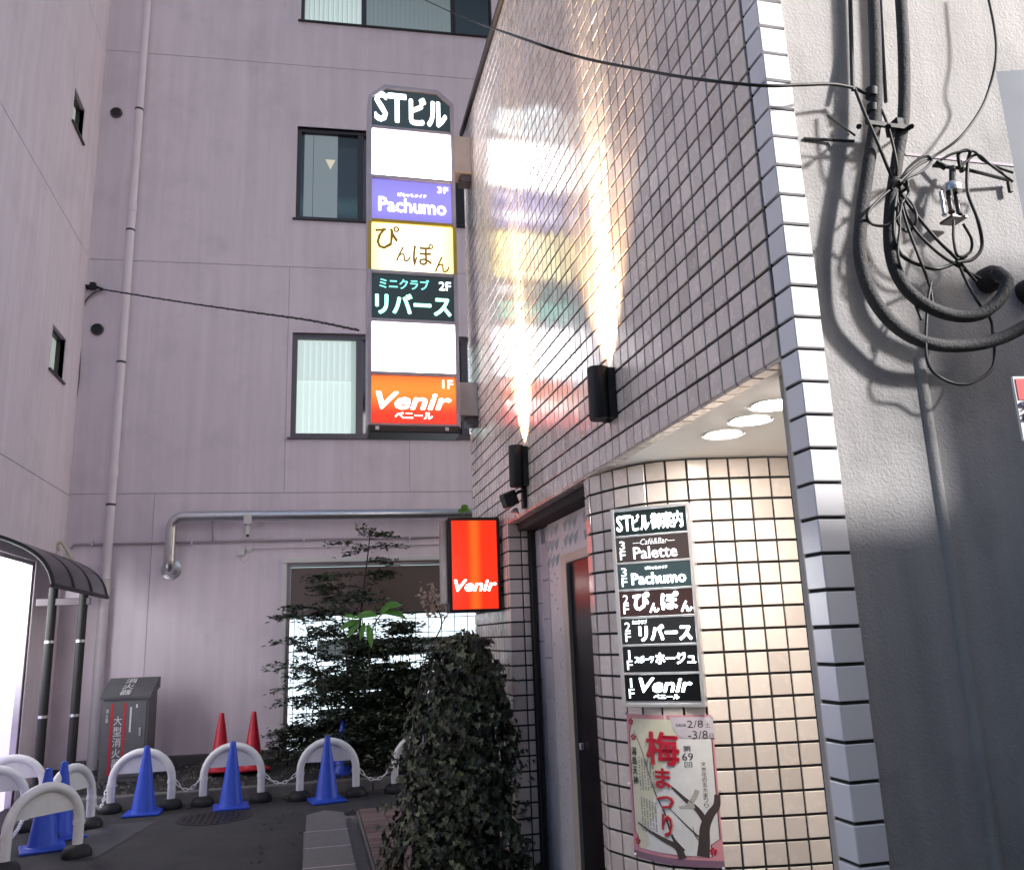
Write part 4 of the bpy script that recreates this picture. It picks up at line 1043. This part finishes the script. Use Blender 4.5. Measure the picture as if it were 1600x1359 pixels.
ob = thing('sky_block_building', 'plain unseen building added behind the viewer to cut sky light', 'building', (0,-7,0))  # not in view; added to dim sky light on the near walls
part(ob, 'wall', MB().box((-12,-9,0),(8.5,-7,8.6)), M('street_render', (.22,.21,.22), .8, var=.1, vs=1))
for fl_ in range(2):
    for c in range(6):
        part(ob, 'window', MB().box((-11+c*3.2,-7,1.2+fl_*2.9),(-9.2+c*3.2,-6.96,2.7+fl_*2.9)), m_glassd)
# standing conduits with their long bends
cg = 'dirty service conduits on the concrete wall'
def conduit(label, pts, r, d, clamps=()):
    P_ = [kp(x,y,dd if dd is not None else d) for x,y,dd in pts]
    o = thing('service_conduit', label, 'conduit', P_[-1], cg)
    part(o, 'pipe', MB().tube(spline(P_,10), r, 16), m_pipe, smooth=60)
    return o
c1_ = conduit('thick dirty conduit with the outer, lower bend', [(1362,-60,.07),(1368,80,.07),(1368,180,.07),(1357,260,.07),(1346,340,.07),(1344,400,.07),(1362,462,.08),(1400,510,.08),(1450,536,.09),(1510,540,.10),(1565,528,.12),(1620,500,.15)], .0195, .07)
c2_ = conduit('thick dirty conduit with the inner, upper bend', [(1404,-60,.07),(1412,80,.07),(1412,180,.07),(1402,250,.07),(1391,330,.07),(1392,395,.07),(1410,443,.08),(1445,476,.09),(1490,493,.10),(1530,491,.12),(1560,470,.14),(1573,440,.15),(1556,424,.13)], .019, .07)
o = thing('service_conduit', 'slim dark riser left of the thick conduits', 'conduit', kp(1325,150,.03), cg)
part(o, 'pipe', MB().tube(spline([kp(1327,-60,.03),kp(1330,60,.03),kp(1332,136,.05)],8), .007, 8), m_cable, smooth=60)
o = thing('service_conduit', 'slim riser between the two thick conduits', 'conduit', kp(1386,200,.02), cg)
part(o, 'pipe', MB().tube([kp(1372,-60,.025),kp(1384,160,.025)], .006, 8), m_alu, smooth=60)
for px,py,lab in ((1540,440,'round capped pipe stub beside the inner conduit bend'),(1603,458,'round capped pipe stub at the right edge')):
    p_ = kp(px,py,0)
    t = thing('pipe_stub', lab, 'pipe', p_, 'capped pipe stubs')
    Mx = Matrix.Translation(p_) @ Matrix.Rotation(RAD(90),4,'X')
    part(t, 'stub', MB().lathe([(.042,0),(.042,.02),(.040,.04),(.030,.055),(.0,.062)], 24, Mx), m_black if False else M('rusty_cap', (.035,.033,.033), .8, var=.4, vs=40, bump=.6, bs=90), smooth=40)
# clamp rack
t = thing('pipe_clamp', 'black bolted steel clamp strapping both conduits to the wall', 'clamp', kp(1390,200,.0))
part(t, 'strap', MB().obox(kp(1385,196,.055), Vector((.075,0,-.006)), Vector((0,.005,0)), Vector((0,0,.008))).obox(kp(1388,196,.09), Vector((.078,0,-.002)), Vector((0,.004,0)), Vector((0,0,.007))), m_black)
for px in (1342,1388,1424):
    part(t, 'bolt', MB().tube([kp(px,198,.02),kp(px,198,.115)], .005, 8).tube([kp(px,198,.095),kp(px,198,.106)], .009, 6), m_black)
part(t, 'wedge', MB().obox(kp(1398,200,.06), Vector((.014,0,0)), Vector((0,.03,0)), Vector((0,0,.02)), .003), m_black)
part(t, 'stand_off', MB().tube([kp(1256,217,.004),kp(1300,219,.01),kp(1335,221,.04)], .005, 6), m_black)
part(t, 'stay', MB().tube([kp(1294,181,.10),kp(1336,212,.06)], .0035, 6), m_black)
part(t, 'collar', MB().tube([kp(1362,140,.07),kp(1362,152,.07)], .020, 14).tube([kp(1363,165,.07),kp(1363,176,.07)], .018, 14), m_black, smooth=50)
# overhead cable over the alley
t = thing('overhead_cable', 'black overhead cable sweeping from the top of the picture to the conduits', 'cable', kp(1336,136,.05))
yb0 = at_y(655,-4,9.0)
over = [at_y(560,-50,11.0), yb0, at_y(720,26,7.6), A.P(*A.at(800,55,.55),.55), A.P(*A.at(900,88,.42),.42), A.P(*A.at(1000,109,.3),.3), A.P(*A.at(1090,124,.2),.2), A.P(*A.at(1190,134,.06),.06), kp(1250,133,.10), kp(1300,132,.08), kp(1336,138,.06)]
part(t, 'span', MB().tube(spline(over,10), .0055, 8), m_cable, smooth=60)
part(t, 'tie', MB().tube([kp(1336,138,.06),kp(1352,146,.07),kp(1362,143,.08)], .006, 6).obox(kp(1334,139,.06),(.006,0,0),(0,.006,0),(0,0,.006)), m_black)
# cable head with three insulators
hp = lambda x,y: kp(x,y,.075)
t = thing('cable_head', 'grey cylindrical cable terminal with insulator legs on a wall bracket', 'cable terminal', hp(1490,345), None)
a_, b_ = hp(1489,282), hp(1489,270)
part(t, 'cap', MB().lathe([(.030,0),(.031,.012),(.030,.022),(.024,.030),(.010,.034)], 24, Matrix.Translation(hp(1488,301))), m_galv, smooth=40)
for i,(px,r) in enumerate(((1476,.006),(1487,.0075),(1499,.0075))):
    p_ = part(t, 'insulator', MB().lathe([(r,.0),(r*1.5,.006),(r,.012),(r,.05),(r*1.3,.056),(r,.06),(r,.085)], 12, Matrix.Translation(hp(px,338-(4 if i==1 else 0)))), m_alu if i else m_galv, smooth=50)
part(t, 'foot_plate', MB().obox(kp(1490,344,.05), (.028,0,0),(0,.03,0),(0,0,.004)), m_alu)
part(t, 'bracket', MB().tube([kp(1457,259,.02),kp(1500,263,.05),kp(1535,271,.05),kp(1581,283,.02)], .006, 6).tube([kp(1462,253,.05),kp(1478,263,.06)], .009, 6).tube([kp(1500,253,.05),kp(1503,268,.06)], .008, 6).tube([kp(1488,262,.055),kp(1488,292,.075)], .010, 8).obox(kp(1578,292,.02),(.006,0,0),(0,.006,0),(0,0,.02)), m_black)
# looped drop wires
def wire(label, pts, r=.0036, d=.09):
    r *= 1.25
    P_ = [kp(x,y,d+(i%3-1)*.012) for i,(x,y) in enumerate(pts)]
    solo('drop_wire', MB().tube([p-P_[0]+P_[0] for p in spline(P_,8)], r, 7), m_cable, label, 'wire', tuple(P_[0]), 'black drop wires looped on the concrete wall', smooth=60)
wire('thin black wire falling in a wide arc from the top right', [(1536,-40),(1553,40),(1556,90),(1545,140),(1530,175),(1500,215),(1460,244),(1430,262),(1405,285)])
wire('black wire crossing diagonally from the cable tie to the lower bundle', [(1336,140),(1350,175),(1372,225),(1395,280),(1420,320),(1460,370),(1495,405),(1525,440)], .0042)
wire('black wire from the collar down through the knot to the lower pipe', [(1366,150),(1385,190),(1400,250),(1402,290),(1415,345),(1435,400),(1452,445),(1458,480)])
wire('black wire looping round the insulators', [(1470,250),(1490,240),(1520,236),(1535,250),(1560,262),(1583,270)])
wire('long wire loop hanging right of the cable terminal', [(1500,262),(1498,240),(1515,236),(1512,255),(1512,300),(1528,345),(1534,385),(1520,405),(1495,410)], .0045)
wire('wire hanging in a loop below the insulators', [(1490,345),(1490,375),(1497,400),(1515,395),(1518,375),(1505,350)])
wire('slack wire gathered under the knot', [(1404,290),(1398,320),(1397,370),(1410,400),(1440,415),(1465,420),(1490,412),(1510,400)], .0048)
wire('small wire loop left of the knot', [(1402,288),(1375,310),(1355,335),(1362,350),(1385,352),(1405,335),(1408,305),(1402,288)])
wire('wire loop above the knot', [(1402,290),(1420,262),(1445,243),(1455,252),(1440,268),(1415,280),(1400,300)])
wire('thin wire drooping beneath the conduit bends', [(1455,440),(1449,480),(1448,560),(1470,590),(1510,600),(1550,575),(1553,520)])
wire('thin wire running down to the inner bend', [(1495,405),(1510,440),(1530,475),(1548,500),(1552,530)])
wire('black wire coiled tightly round the knot', [(1395,285),(1412,278),(1418,292),(1402,302),(1392,292),(1405,282),(1420,300),(1408,318)], .0042)
wire('black wire sagging from the knot to the pipe stub', [(1405,300),(1425,352),(1462,392),(1500,418),(1532,436)], .0040)
wire('black wire dropping straight from the knot between the bends', [(1400,300),(1406,350),(1403,400),(1420,450),(1440,500)], .0036)
wire('black wire loop hooked over the bracket end', [(1500,262),(1525,242),(1548,258),(1572,276),(1582,284)], .0036)
wire('black wire loop bulging right under the knot', [(1405,300),(1424,318),(1432,342),(1420,362),(1404,350),(1402,322)], .0036)
# light box and small plate at the right edge
YC = 1.0
lx = thing('light_box', 'grey metal sign case cut by the right edge of the picture', 'sign case', (1.45,1.0,0))
a_ = at_y(1556,112,YC); z1_ = a_.z
part(lx, 'case', MB().prism([(a_.x,YC,z1_-.42),(a_.x+.42,YC-.12,z1_-.42),(a_.x+.52,YC+.06,z1_-.42),(a_.x+.20,YC+.14,z1_-.42)], (0,0,.42)), M('case_grey', (.42,.44,.48), .3, metal=.5, var=.1, vs=6))
part(lx, 'pole', MB().tube([(a_.x+.34,YC-.02,0),(a_.x+.34,YC-.02,z1_+.2)], .03, 14), m_galv, smooth=40)
pp = at_y(1581,588,YC)
pt = thing('notice_plate', 'small white plate with a red field at the right edge', 'plate', (pp.x+.05,YC,pp.z-.1))
NP = Plane((pp.x,YC), RAD(-8))
part(pt, 'plate', MB().pbox(NP, 0, .10, pp.z-.097, pp.z, -.004, 0, .001), m_white)
part(pt, 'red_field', MB().pbox(NP, .004, .096, pp.z-.036, pp.z-.004, 0, .001), m_redp)
part(pt, 'lettering', letters(MB(), '9', lambda u,z: NP.P(u,z,.001), .004, .016, pp.z-.052, pp.z-.038, bold=.02), M('navy_print', (.02,.02,.12), .5))
part(pt, 'lettering', letters(MB(), 'あ', lambda u,z: NP.P(u,z,.001), .005, .018, pp.z-.068, pp.z-.055, bold=.02), M('plum_print', (.16,.01,.10), .5))
part(pt, 'bracket', MB().box((pp.x+.09,YC+.006,pp.z-.06),(a_.x+.34,YC+.02,pp.z-.04)), m_galv)

# ================================================================== CONES, BARRIERS, CHAINS
def cone_proto(mat, label, group):
    t = thing('traffic_cone', label, 'cone', (0,0,0), group)
    part(t, 'base', MB().obox((0,0,.014),(.18,0,0),(0,.18,0),(0,0,.014),.012,2), mat)
    part(t, 'cone', MB().lathe([(.150,.026),(.145,.034),(.128,.040),(.118,.06),(.035,.60),(.034,.605),(.030,.645),(.024,.66),(.012,.665)], 28), mat, smooth=35)
    return t
def barrier_proto():
    t = thing('arch_barrier', '', 'barrier', (0,0,0), 'white arch barriers')
    hw, zs = .30, .285
    arc = [(-hw*math.cos(a), 0, zs+hw*math.sin(a)) for a in [i*math.pi/16 for i in range(17)]]
    part(t, 'arch', MB().tube([(-hw,0,.05)] + arc + [(hw,0,.05)], .041, 14), m_wplast, smooth=50)
    pan = [(-hw*math.cos(a)*.94, -.008, zs+hw*math.sin(a)*.94) for a in [RAD(19)+i*RAD(142)/16 for i in range(17)]]
    part(t, 'panel', MB().prism(pan, (0,.016,0)), m_wplast)
    for s_ in (-1,1):
        part(t, 'foot', MB().lathe([(.115,0),(.12,.02),(.115,.05),(.09,.085),(.045,.10)], 18, Matrix.Translation((s_*hw,0,0))), m_rub, smooth=50)
        part(t, 'collar', MB().tube([(s_*hw,0,zs-.03),(s_*hw,0,zs)], .047, 14), m_wplast, smooth=50)
    return t
bproto = barrier_proto(); bfirst = True
def barrier(x, y, rz, label):
    global bfirst
    o = bproto if bfirst else copy_tree(bproto)
    bfirst = False; o.location = (x,y,0); o.rotation_euler = (0,0,rz); o['label'] = label; return o
def between(a, b):
    A_, B_ = ground(*a), ground(*b); return (A_.x+B_.x)/2, (A_.y+B_.y)/2-.06, 0
bars = []
for (a,b),lab in ((((180,1262),(272,1256)),'white arch barrier beside the fire extinguisher cabinet'),(((321,1251),(409,1246)),'white arch barrier in front of the two red cones'),(((468,1242),(555,1238)),'white arch barrier beside the shrubs')):
    x,y,_ = between(a,b); bars.append(barrier(x,y-.2,RAD(-2),lab))
bars.append(barrier(ground(660,1236).x, 10.15, RAD(-4), 'white arch barrier mostly hidden behind the ivy'))
def bar_at(px, py, rz, label): g = ground(px,py); return barrier(g.x, g.y, rz, label)
fe = bar_at(64,1352,RAD(46),'nearest white arch barrier standing over the blue cones at lower left')
ff = bar_at(106,1304,RAD(66),'white arch barrier seen nearly edge on at left')
fg_ = bar_at(12,1278,RAD(16),'white arch barrier behind the others at the left edge')
fh = bar_at(-22,1306,RAD(22),'white arch barrier cut by the left edge')
blue = 'blue traffic cones'; cb0 = cone_proto(m_blue, '', blue)
spots = [((229,1266),0,'blue cone in front of the barrier by the cabinet'),((363,1257),0,'blue cone in front of the middle barrier'),((510,1247),0,'blue cone in front of the barrier by the shrubs'),((536,1226),.0,'blue cone half hidden behind the barrier by the shrubs')]
for i,((px,py),rz,lab) in enumerate(spots):
    o = cb0 if i == 0 else copy_tree(cb0); g = ground(px,py); o.location = (g.x,g.y+(.10 if i == 3 else -.18),.10 if i == 3 else 0); o.rotation_euler.z = .1*i; o['label'] = lab
for px,py,rz,lab in ((66,1327,.3,'blue cone just behind the nearest barrier at lower left'),(92,1310,.6,'blue cone close against the edge-on barrier at left')):
    o = copy_tree(cb0); g = ground(px,py); o.location = (g.x,g.y,0); o.rotation_euler.z = rz; o['label'] = lab
cr0 = cone_proto(m_red, '', 'red traffic cones')
for i,(px,yy_,lab) in enumerate(((343,11.35,'red cone nearer the fire extinguisher cabinet'),(394,11.3,'red cone nearer the shrubs'))):
    o = cr0 if i == 0 else copy_tree(cr0); p = at_y(px,1206,yy_); o.location = (p.x,yy_,.20); o['label'] = lab; o.rotation_euler.z = .3*i
def chain(a, b, sag, label):
    a, b = Vector(a), Vector(b); n = max(6,int((b-a).length/.045)); mb = MB()
    def pt_(t_): p = a.lerp(b,t_); p.z -= sag*4*t_*(1-t_); return p
    for i in range(n):
        p, q_ = pt_(i/n), pt_((i+1)/n); d_ = (q_-p); c_ = (p+q_)/2; l_ = d_.length*.68; d_ = d_.normalized()
        sd = d_.cross(Vector((0,0,1))).normalized(); up_ = sd.cross(d_)
        w2_ = sd if i % 2 else up_
        mb.tube([c_ + d_*l_*math.cos(k_)+ w2_*.014*math.sin(k_) for k_ in [j*math.pi/4 for j in range(9)]], .0055, 5, caps=False)
    solo('plastic_chain', mb, m_wplast, label, 'chain', tuple(a), 'white plastic chains between the barriers', smooth=60)
def hook(b, s_):
    loc = Vector(b.location); r = b.rotation_euler.z; return loc + Vector((math.cos(r)*.34*s_, math.sin(r)*.34*s_, .27))
chain(hook(bars[0],1), hook(bars[1],-1), .10, 'white plastic chain between the first two barriers')
chain(hook(bars[1],1), hook(bars[2],-1), .09, 'white plastic chain hanging left of the barrier by the shrubs')
chain(hook(bars[2],1), hook(bars[3],-1), .12, 'white plastic chain running behind the ivy')
chain(hook(ff,1), hook(bars[0],-1), .16, 'white plastic chain from the edge-on barrier to the cabinet')
chain(hook(fe,-1), hook(fh,1), .12, 'white plastic chain at the bottom left corner')

# ================================================================== PLANTS
def leaf_quad(mb, p, d_, n_, L_, W2):
    s_ = d_.cross(n_).normalized(); n2 = s_.cross(d_)
    b = len(mb.v); fold = n2*(W2*.35)
    for q_ in (p, p+d_*L_*.45+s_*W2+fold, p+d_*L_ - n2*L_*.12, p+d_*L_*.45-s_*W2+fold): mb.v.append(tuple(q_))
    mb.f.append((b,b+1,b+2)); mb.f.append((b,b+2,b+3))
def rv(s_=1): return Vector((random.gauss(0,s_),random.gauss(0,s_),random.gauss(0,s_)))
def layered_shrub(t, stems, nb, leafm, lscale=1.0, reach=1.0, per=34):
    lv, tw = MB(), MB()
    for base, top, r in stems:
        base, top = Vector(base), Vector(top); mid = base.lerp(top,.5) + rv(.06)
        sp2 = spline([base,mid,top],8); part(t, 'stem', MB().tube(sp2, [r*(1-.75*i/(len(sp2)-1)) for i in range(len(sp2))], 7), m_bark, smooth=60)
        hgt = (top-base).z
        for i in range(nb):
            f_ = random.uniform(.16,1.0); o_ = sp2[min(len(sp2)-1,int(f_*len(sp2)))]
            az = random.uniform(0,2*math.pi); ln = reach*(.20+.55*(1-f_)**.6)*random.uniform(.55,1.15)
            d_ = Vector((math.cos(az),math.sin(az)*.7,random.uniform(.05,.35))).normalized()
            e_ = o_ + d_*ln + Vector((0,0,-.18*ln)); m_ = o_.lerp(e_,.5)+Vector((0,0,.10*ln))
            bs_ = spline([o_,m_,e_],5); tw.tube(bs_, [.006*(1-.7*k_/(len(bs_)-1)) for k_ in range(len(bs_))], 4)
            for k_ in range(per):
                u_ = random.random()**.6; p = bs_[min(len(bs_)-1,int(u_*len(bs_)))] + Vector((random.gauss(0,.055),random.gauss(0,.055),random.gauss(0,.016)))
                dd = (d_*.6 + Vector((random.gauss(0,.7),random.gauss(0,.7),random.gauss(-.05,.2)))).normalized()
                leaf_quad(lv, p, dd, (Vector((0,0,1))+rv(.35)).normalized(), random.uniform(.035,.062)*lscale, random.uniform(.010,.017)*lscale)
    part(t, 'twigs', tw, m_bark, kind='stuff'); part(t, 'crown', lv, leafm, kind='stuff')
random.seed(11)
t = thing('layered_tree', 'dark leafed small tree with tiered branches before the lit window', 'tree', (.75,11.2,.18))
tp = lambda px,py,Y: at_y(px,py,Y)
layered_shrub(t, [((.62,11.25,.15), tp(578,838,11.3), .026), ((.50,11.2,.15), tp(528,905,11.2), .018), ((.40,11.25,.15), tp(470,950,11.3), .016)], 48, m_leaf, 1.4, 1.25, 54)
t = thing('bamboo_shrub', 'twiggy dark shrub with thin upright stems against the lit window', 'shrub', (.35,11.5,.2))
layered_shrub(t, [((-.05+i*.26,11.55,.18), (-.10+i*.27+random.uniform(-.08,.08),11.6,random.uniform(1.2,1.75)), .010) for i in range(6)], 16, m_leaf, 1.2, .55, 40)
t = thing('dense_shrub', 'dense dark evergreen shrub behind the blue cones', 'shrub', (1.1,10.9,.15))
layered_shrub(t, [((.95+random.uniform(-.35,.5),10.9+random.uniform(-.2,.3),.1), (.85+random.uniform(-.45,.6),10.8,random.uniform(.9,1.85)), .014) for i in range(9)], 30, m_leaf, 1.5, .75, 56)
t = thing('low_shrub', 'low dark shrub sprawling along the kerb behind the barrier', 'shrub', (.1,11.5,.15))
layered_shrub(t, [((-.25+i*.22,11.55+random.uniform(-.1,.1),.12), (-.25+i*.22,11.5,random.uniform(.45,.7)), .010) for i in range(6)], 18, m_leaf, 1.3, .55, 44)
# dry sprig by the red sign
t = thing('dry_sprig', 'bare branching twig with dry pinkish leaves beside the red sign', 'sprig', tp(660,1060,9.0))
sp2 = spline([tp(650,1090,9.0),tp(668,1020,9.0),tp(690,975,9.0),tp(676,935,9.0)],6); sp3 = spline([tp(690,975,9.0),tp(705,950,9.0),tp(712,935,9.0)],5)
part(t, 'twig', MB().tube(sp2, .008, 6).tube(sp3, .005, 5), m_bark, smooth=60)
lv = MB()
for i in range(150):
    c_ = random.choice((tp(672,930,9.0),tp(690,938,9.0),tp(680,950,9.0))) + rv(.06)
    leaf_quad(lv, c_, rv().normalized(), rv().normalized(), random.uniform(.04,.075), .016)
part(t, 'dry_leaves', lv, m_dry, kind='stuff')
# broad bright leaves
def broad_leaf(t, p, d_, L_, W2, up=Vector((0,-.3,1))):
    d_ = d_.normalized(); s_ = d_.cross(up).normalized(); n_ = s_.cross(d_); mb = MB(); n = 7
    for i in range(n+1):
        f_ = i/n; wd = W2*math.sin(math.pi*min(1,f_*.96+.03))**.8; c_ = p + d_*L_*f_ - Vector((0,0,1))*L_*.35*f_*f_
        mb.v += [tuple(c_+s_*wd+n_*wd*.35), tuple(c_), tuple(c_-s_*wd+n_*wd*.35)]
    for i in range(n):
        for j in (0,1): a_ = i*3+j; mb.f.append((a_,a_+1,a_+4,a_+3))
    part(t, 'leaf', mb, m_green, smooth=60)
c_ = tp(590,962,9.3)
t = thing('bright_sprig', 'bright green broad leafed sprig among the dark shrubs', 'plant', c_)
part(t, 'stem', MB().tube(spline([tp(575,1075,9.5),tp(578,1010,9.4),tp(585,975,9.3),tp(600,955,9.3)]), .007, 6), MATS['shrub_leaf'], smooth=60)
for px,py,dx,dy,dz,L_ in ((598,952,.9,-.2,.55,.24),(600,958,1,-.1,.1,.22),(595,960,.4,-.5,.75,.18),(590,962,-.9,-.2,.25,.26),(560,970,-.9,-.3,-.1,.20),(562,968,-.5,-.4,-.5,.18),(575,975,.1,-.5,-.6,.20),(555,965,-.7,-.3,.35,.15),(604,950,.8,-.3,.9,.16),(610,956,1,-.2,-.15,.18),(570,972,-.3,-.3,-.8,.15)):
    broad_leaf(t, tp(px,py,9.3), Vector((dx,dy*.6,dz)), L_*1.0, L_*.19, Vector((.1,-1,.75)))
c_ = V.P((vx0+vx1)/2-.06, vz1+.024, -.05)
t = thing('sign_seedling', 'tiny green seedling sprouting on top of the red sign', 'plant', c_)
part(t, 'stem', MB().tube([c_, c_+Vector((0,0,.06))], .004, 6), m_dry)
for dx,dz,L_ in ((.02,1.4,.085),(-1,.5,.06),(1,.55,.055),(-.6,.15,.05)):
    broad_leaf(t, c_+Vector((0,0,.05)), Vector((dx,-.25,dz)), L_, L_*.33, Vector((0,-1,.2)))
# ivy
random.seed(21)
t = thing('ivy_column', 'tall mass of dark ivy smothering the post before the entrance', 'ivy', (1.0,5.95,0))
IV = [(0.0,.54,1.37),(.2,.55,1.365),(.45,.58,1.35),(.75,.63,1.33),(1.0,.68,1.31),(1.25,.76,1.28),(1.45,.83,1.27),(1.56,.86,1.20),(1.62,.95,1.12)]
def ivw(z):
    for i in range(len(IV)-1):
        if IV[i][0] <= z <= IV[i+1][0]:
            f_ = (z-IV[i][0])/(IV[i+1][0]-IV[i][0]); return IV[i][1]+(IV[i+1][1]-IV[i][1])*f_, IV[i][2]+(IV[i+1][2]-IV[i][2])*f_
    return IV[-1][1], IV[-1][2]
stem = MB()
for i in range(9):
    z = .0; zs = [0,.45,.9,1.3,1.6]; f_ = (i+.5)/9
    stem.tube(spline([(ivw(z_)[0]*(1-f_)+ivw(z_)[1]*f_, 5.98+.08*math.sin(i*2+z_*3), z_) for z_ in zs],5), .018, 6)
part(t, 'stems', stem, m_bark, smooth=60)
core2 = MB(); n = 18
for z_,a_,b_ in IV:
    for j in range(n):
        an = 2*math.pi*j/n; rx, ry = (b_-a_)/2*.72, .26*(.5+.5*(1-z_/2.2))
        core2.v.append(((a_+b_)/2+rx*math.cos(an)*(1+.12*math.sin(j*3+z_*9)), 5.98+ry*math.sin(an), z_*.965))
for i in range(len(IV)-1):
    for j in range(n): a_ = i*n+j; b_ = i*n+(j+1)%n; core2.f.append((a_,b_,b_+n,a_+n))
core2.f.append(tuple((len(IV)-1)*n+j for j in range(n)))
part(t, 'inner_growth', core2, M('ivy_inner', (.012,.013,.010), .9))  # near-black core inside the leaf mass
lobes = [(0,0),(-.42,-.12),(-.50,.22),(-.30,.32),(-.34,.66),(-.12,.60),(0,1.0),(.12,.60),(.34,.66),(.30,.32),(.50,.22),(.42,-.12)]
def ivy_leaf(mb, p, n_, s_):
    n_ = n_.normalized(); dn = (Vector((0,0,-1))+rv(.45)); dn = (dn - n_*dn.dot(n_)).normalized(); sd = dn.cross(n_)
    b = len(mb.v); mb.v.append(tuple(p + dn*s_*.3 - n_*s_*.10))
    for x,y in lobes: mb.v.append(tuple(p + sd*x*s_ + dn*y*s_ + n_*(abs(x)*.25*s_)))
    k_ = len(lobes)
    for i in range(k_): mb.f.append((b, b+1+i, b+1+(i+1)%k_))
lv = MB()
for i in range(4200):
    z_ = 1.66*random.random()**.9; a_,b_ = ivw(z_); an = random.uniform(math.pi*.85, math.pi*2.15)
    rx, ry = (b_-a_)/2, .34*(.55+.45*(1-z_/2.2))
    k_ = random.uniform(.80,1.10) + .16*math.sin(z_*6.3+an*2.2) + .08*math.sin(z_*15+an*5)
    p = Vector(((a_+b_)/2+rx*math.cos(an)*k_, 5.98+ry*math.sin(an)*k_, z_))
    n_ = Vector((math.cos(an)/rx*.5, math.sin(an)/ry*.5, .55)).normalized() + rv(.33)
    ivy_leaf(lv, p, n_, random.choice((random.uniform(.020,.036),random.uniform(.034,.056),random.uniform(.05,.07))))
for i in range(260):
    an = random.uniform(0,2*math.pi); r_ = random.random()**.5
    p = Vector((1.04+.19*r_*math.cos(an), 5.98+.2*r_*math.sin(an), 1.60+.07*(1-r_)+random.uniform(-.02,.03)))
    ivy_leaf(lv, p, Vector((math.cos(an)*.4,-.5,.8))+rv(.4), random.uniform(.03,.05))
for i in range(46):
    z_ = random.uniform(.3,1.72); a_,b_ = ivw(z_); an = random.uniform(math.pi*.9,math.pi*2.1); rx, ry = (b_-a_)/2, .30
    p = Vector(((a_+b_)/2+rx*math.cos(an), 5.98+ry*math.sin(an), z_)); d_ = Vector((math.cos(an),math.sin(an)*.6,random.uniform(-.3,.7))).normalized()
    ln = random.uniform(.08,.20)
    for k_ in range(7): ivy_leaf(lv, p + d_*ln*k_/6 + rv(.012), Vector((math.cos(an)*.5,-.6,.6))+rv(.4), random.uniform(.026,.046))
part(t, 'foliage', lv, m_ivy, kind='stuff')

# fallen leaves along the kerb and paving
random.seed(31); lv = MB()
for i in range(170):
    if i % 3: p = ks + KD*random.uniform(.2,4.4) - KN*abs(random.gauss(0,.25))
    else: p = Vector((random.uniform(-.4,.55), random.uniform(7.2,9.6), 0))
    if -.03 < p.x < .46 and p.y < 8.75: continue
    an = random.uniform(0,6.28)
    leaf_quad(lv, Vector((p.x,p.y,.007)), Vector((math.cos(an),math.sin(an),.05)), Vector((0,0,1)), random.uniform(.03,.06), random.uniform(.010,.018))
solo('fallen_leaves', lv, M('fallen_leaf', (.11,.085,.055), .8, rnd=.5), 'scattered dry leaves on the asphalt along the kerb', 'leaves', kind='stuff')
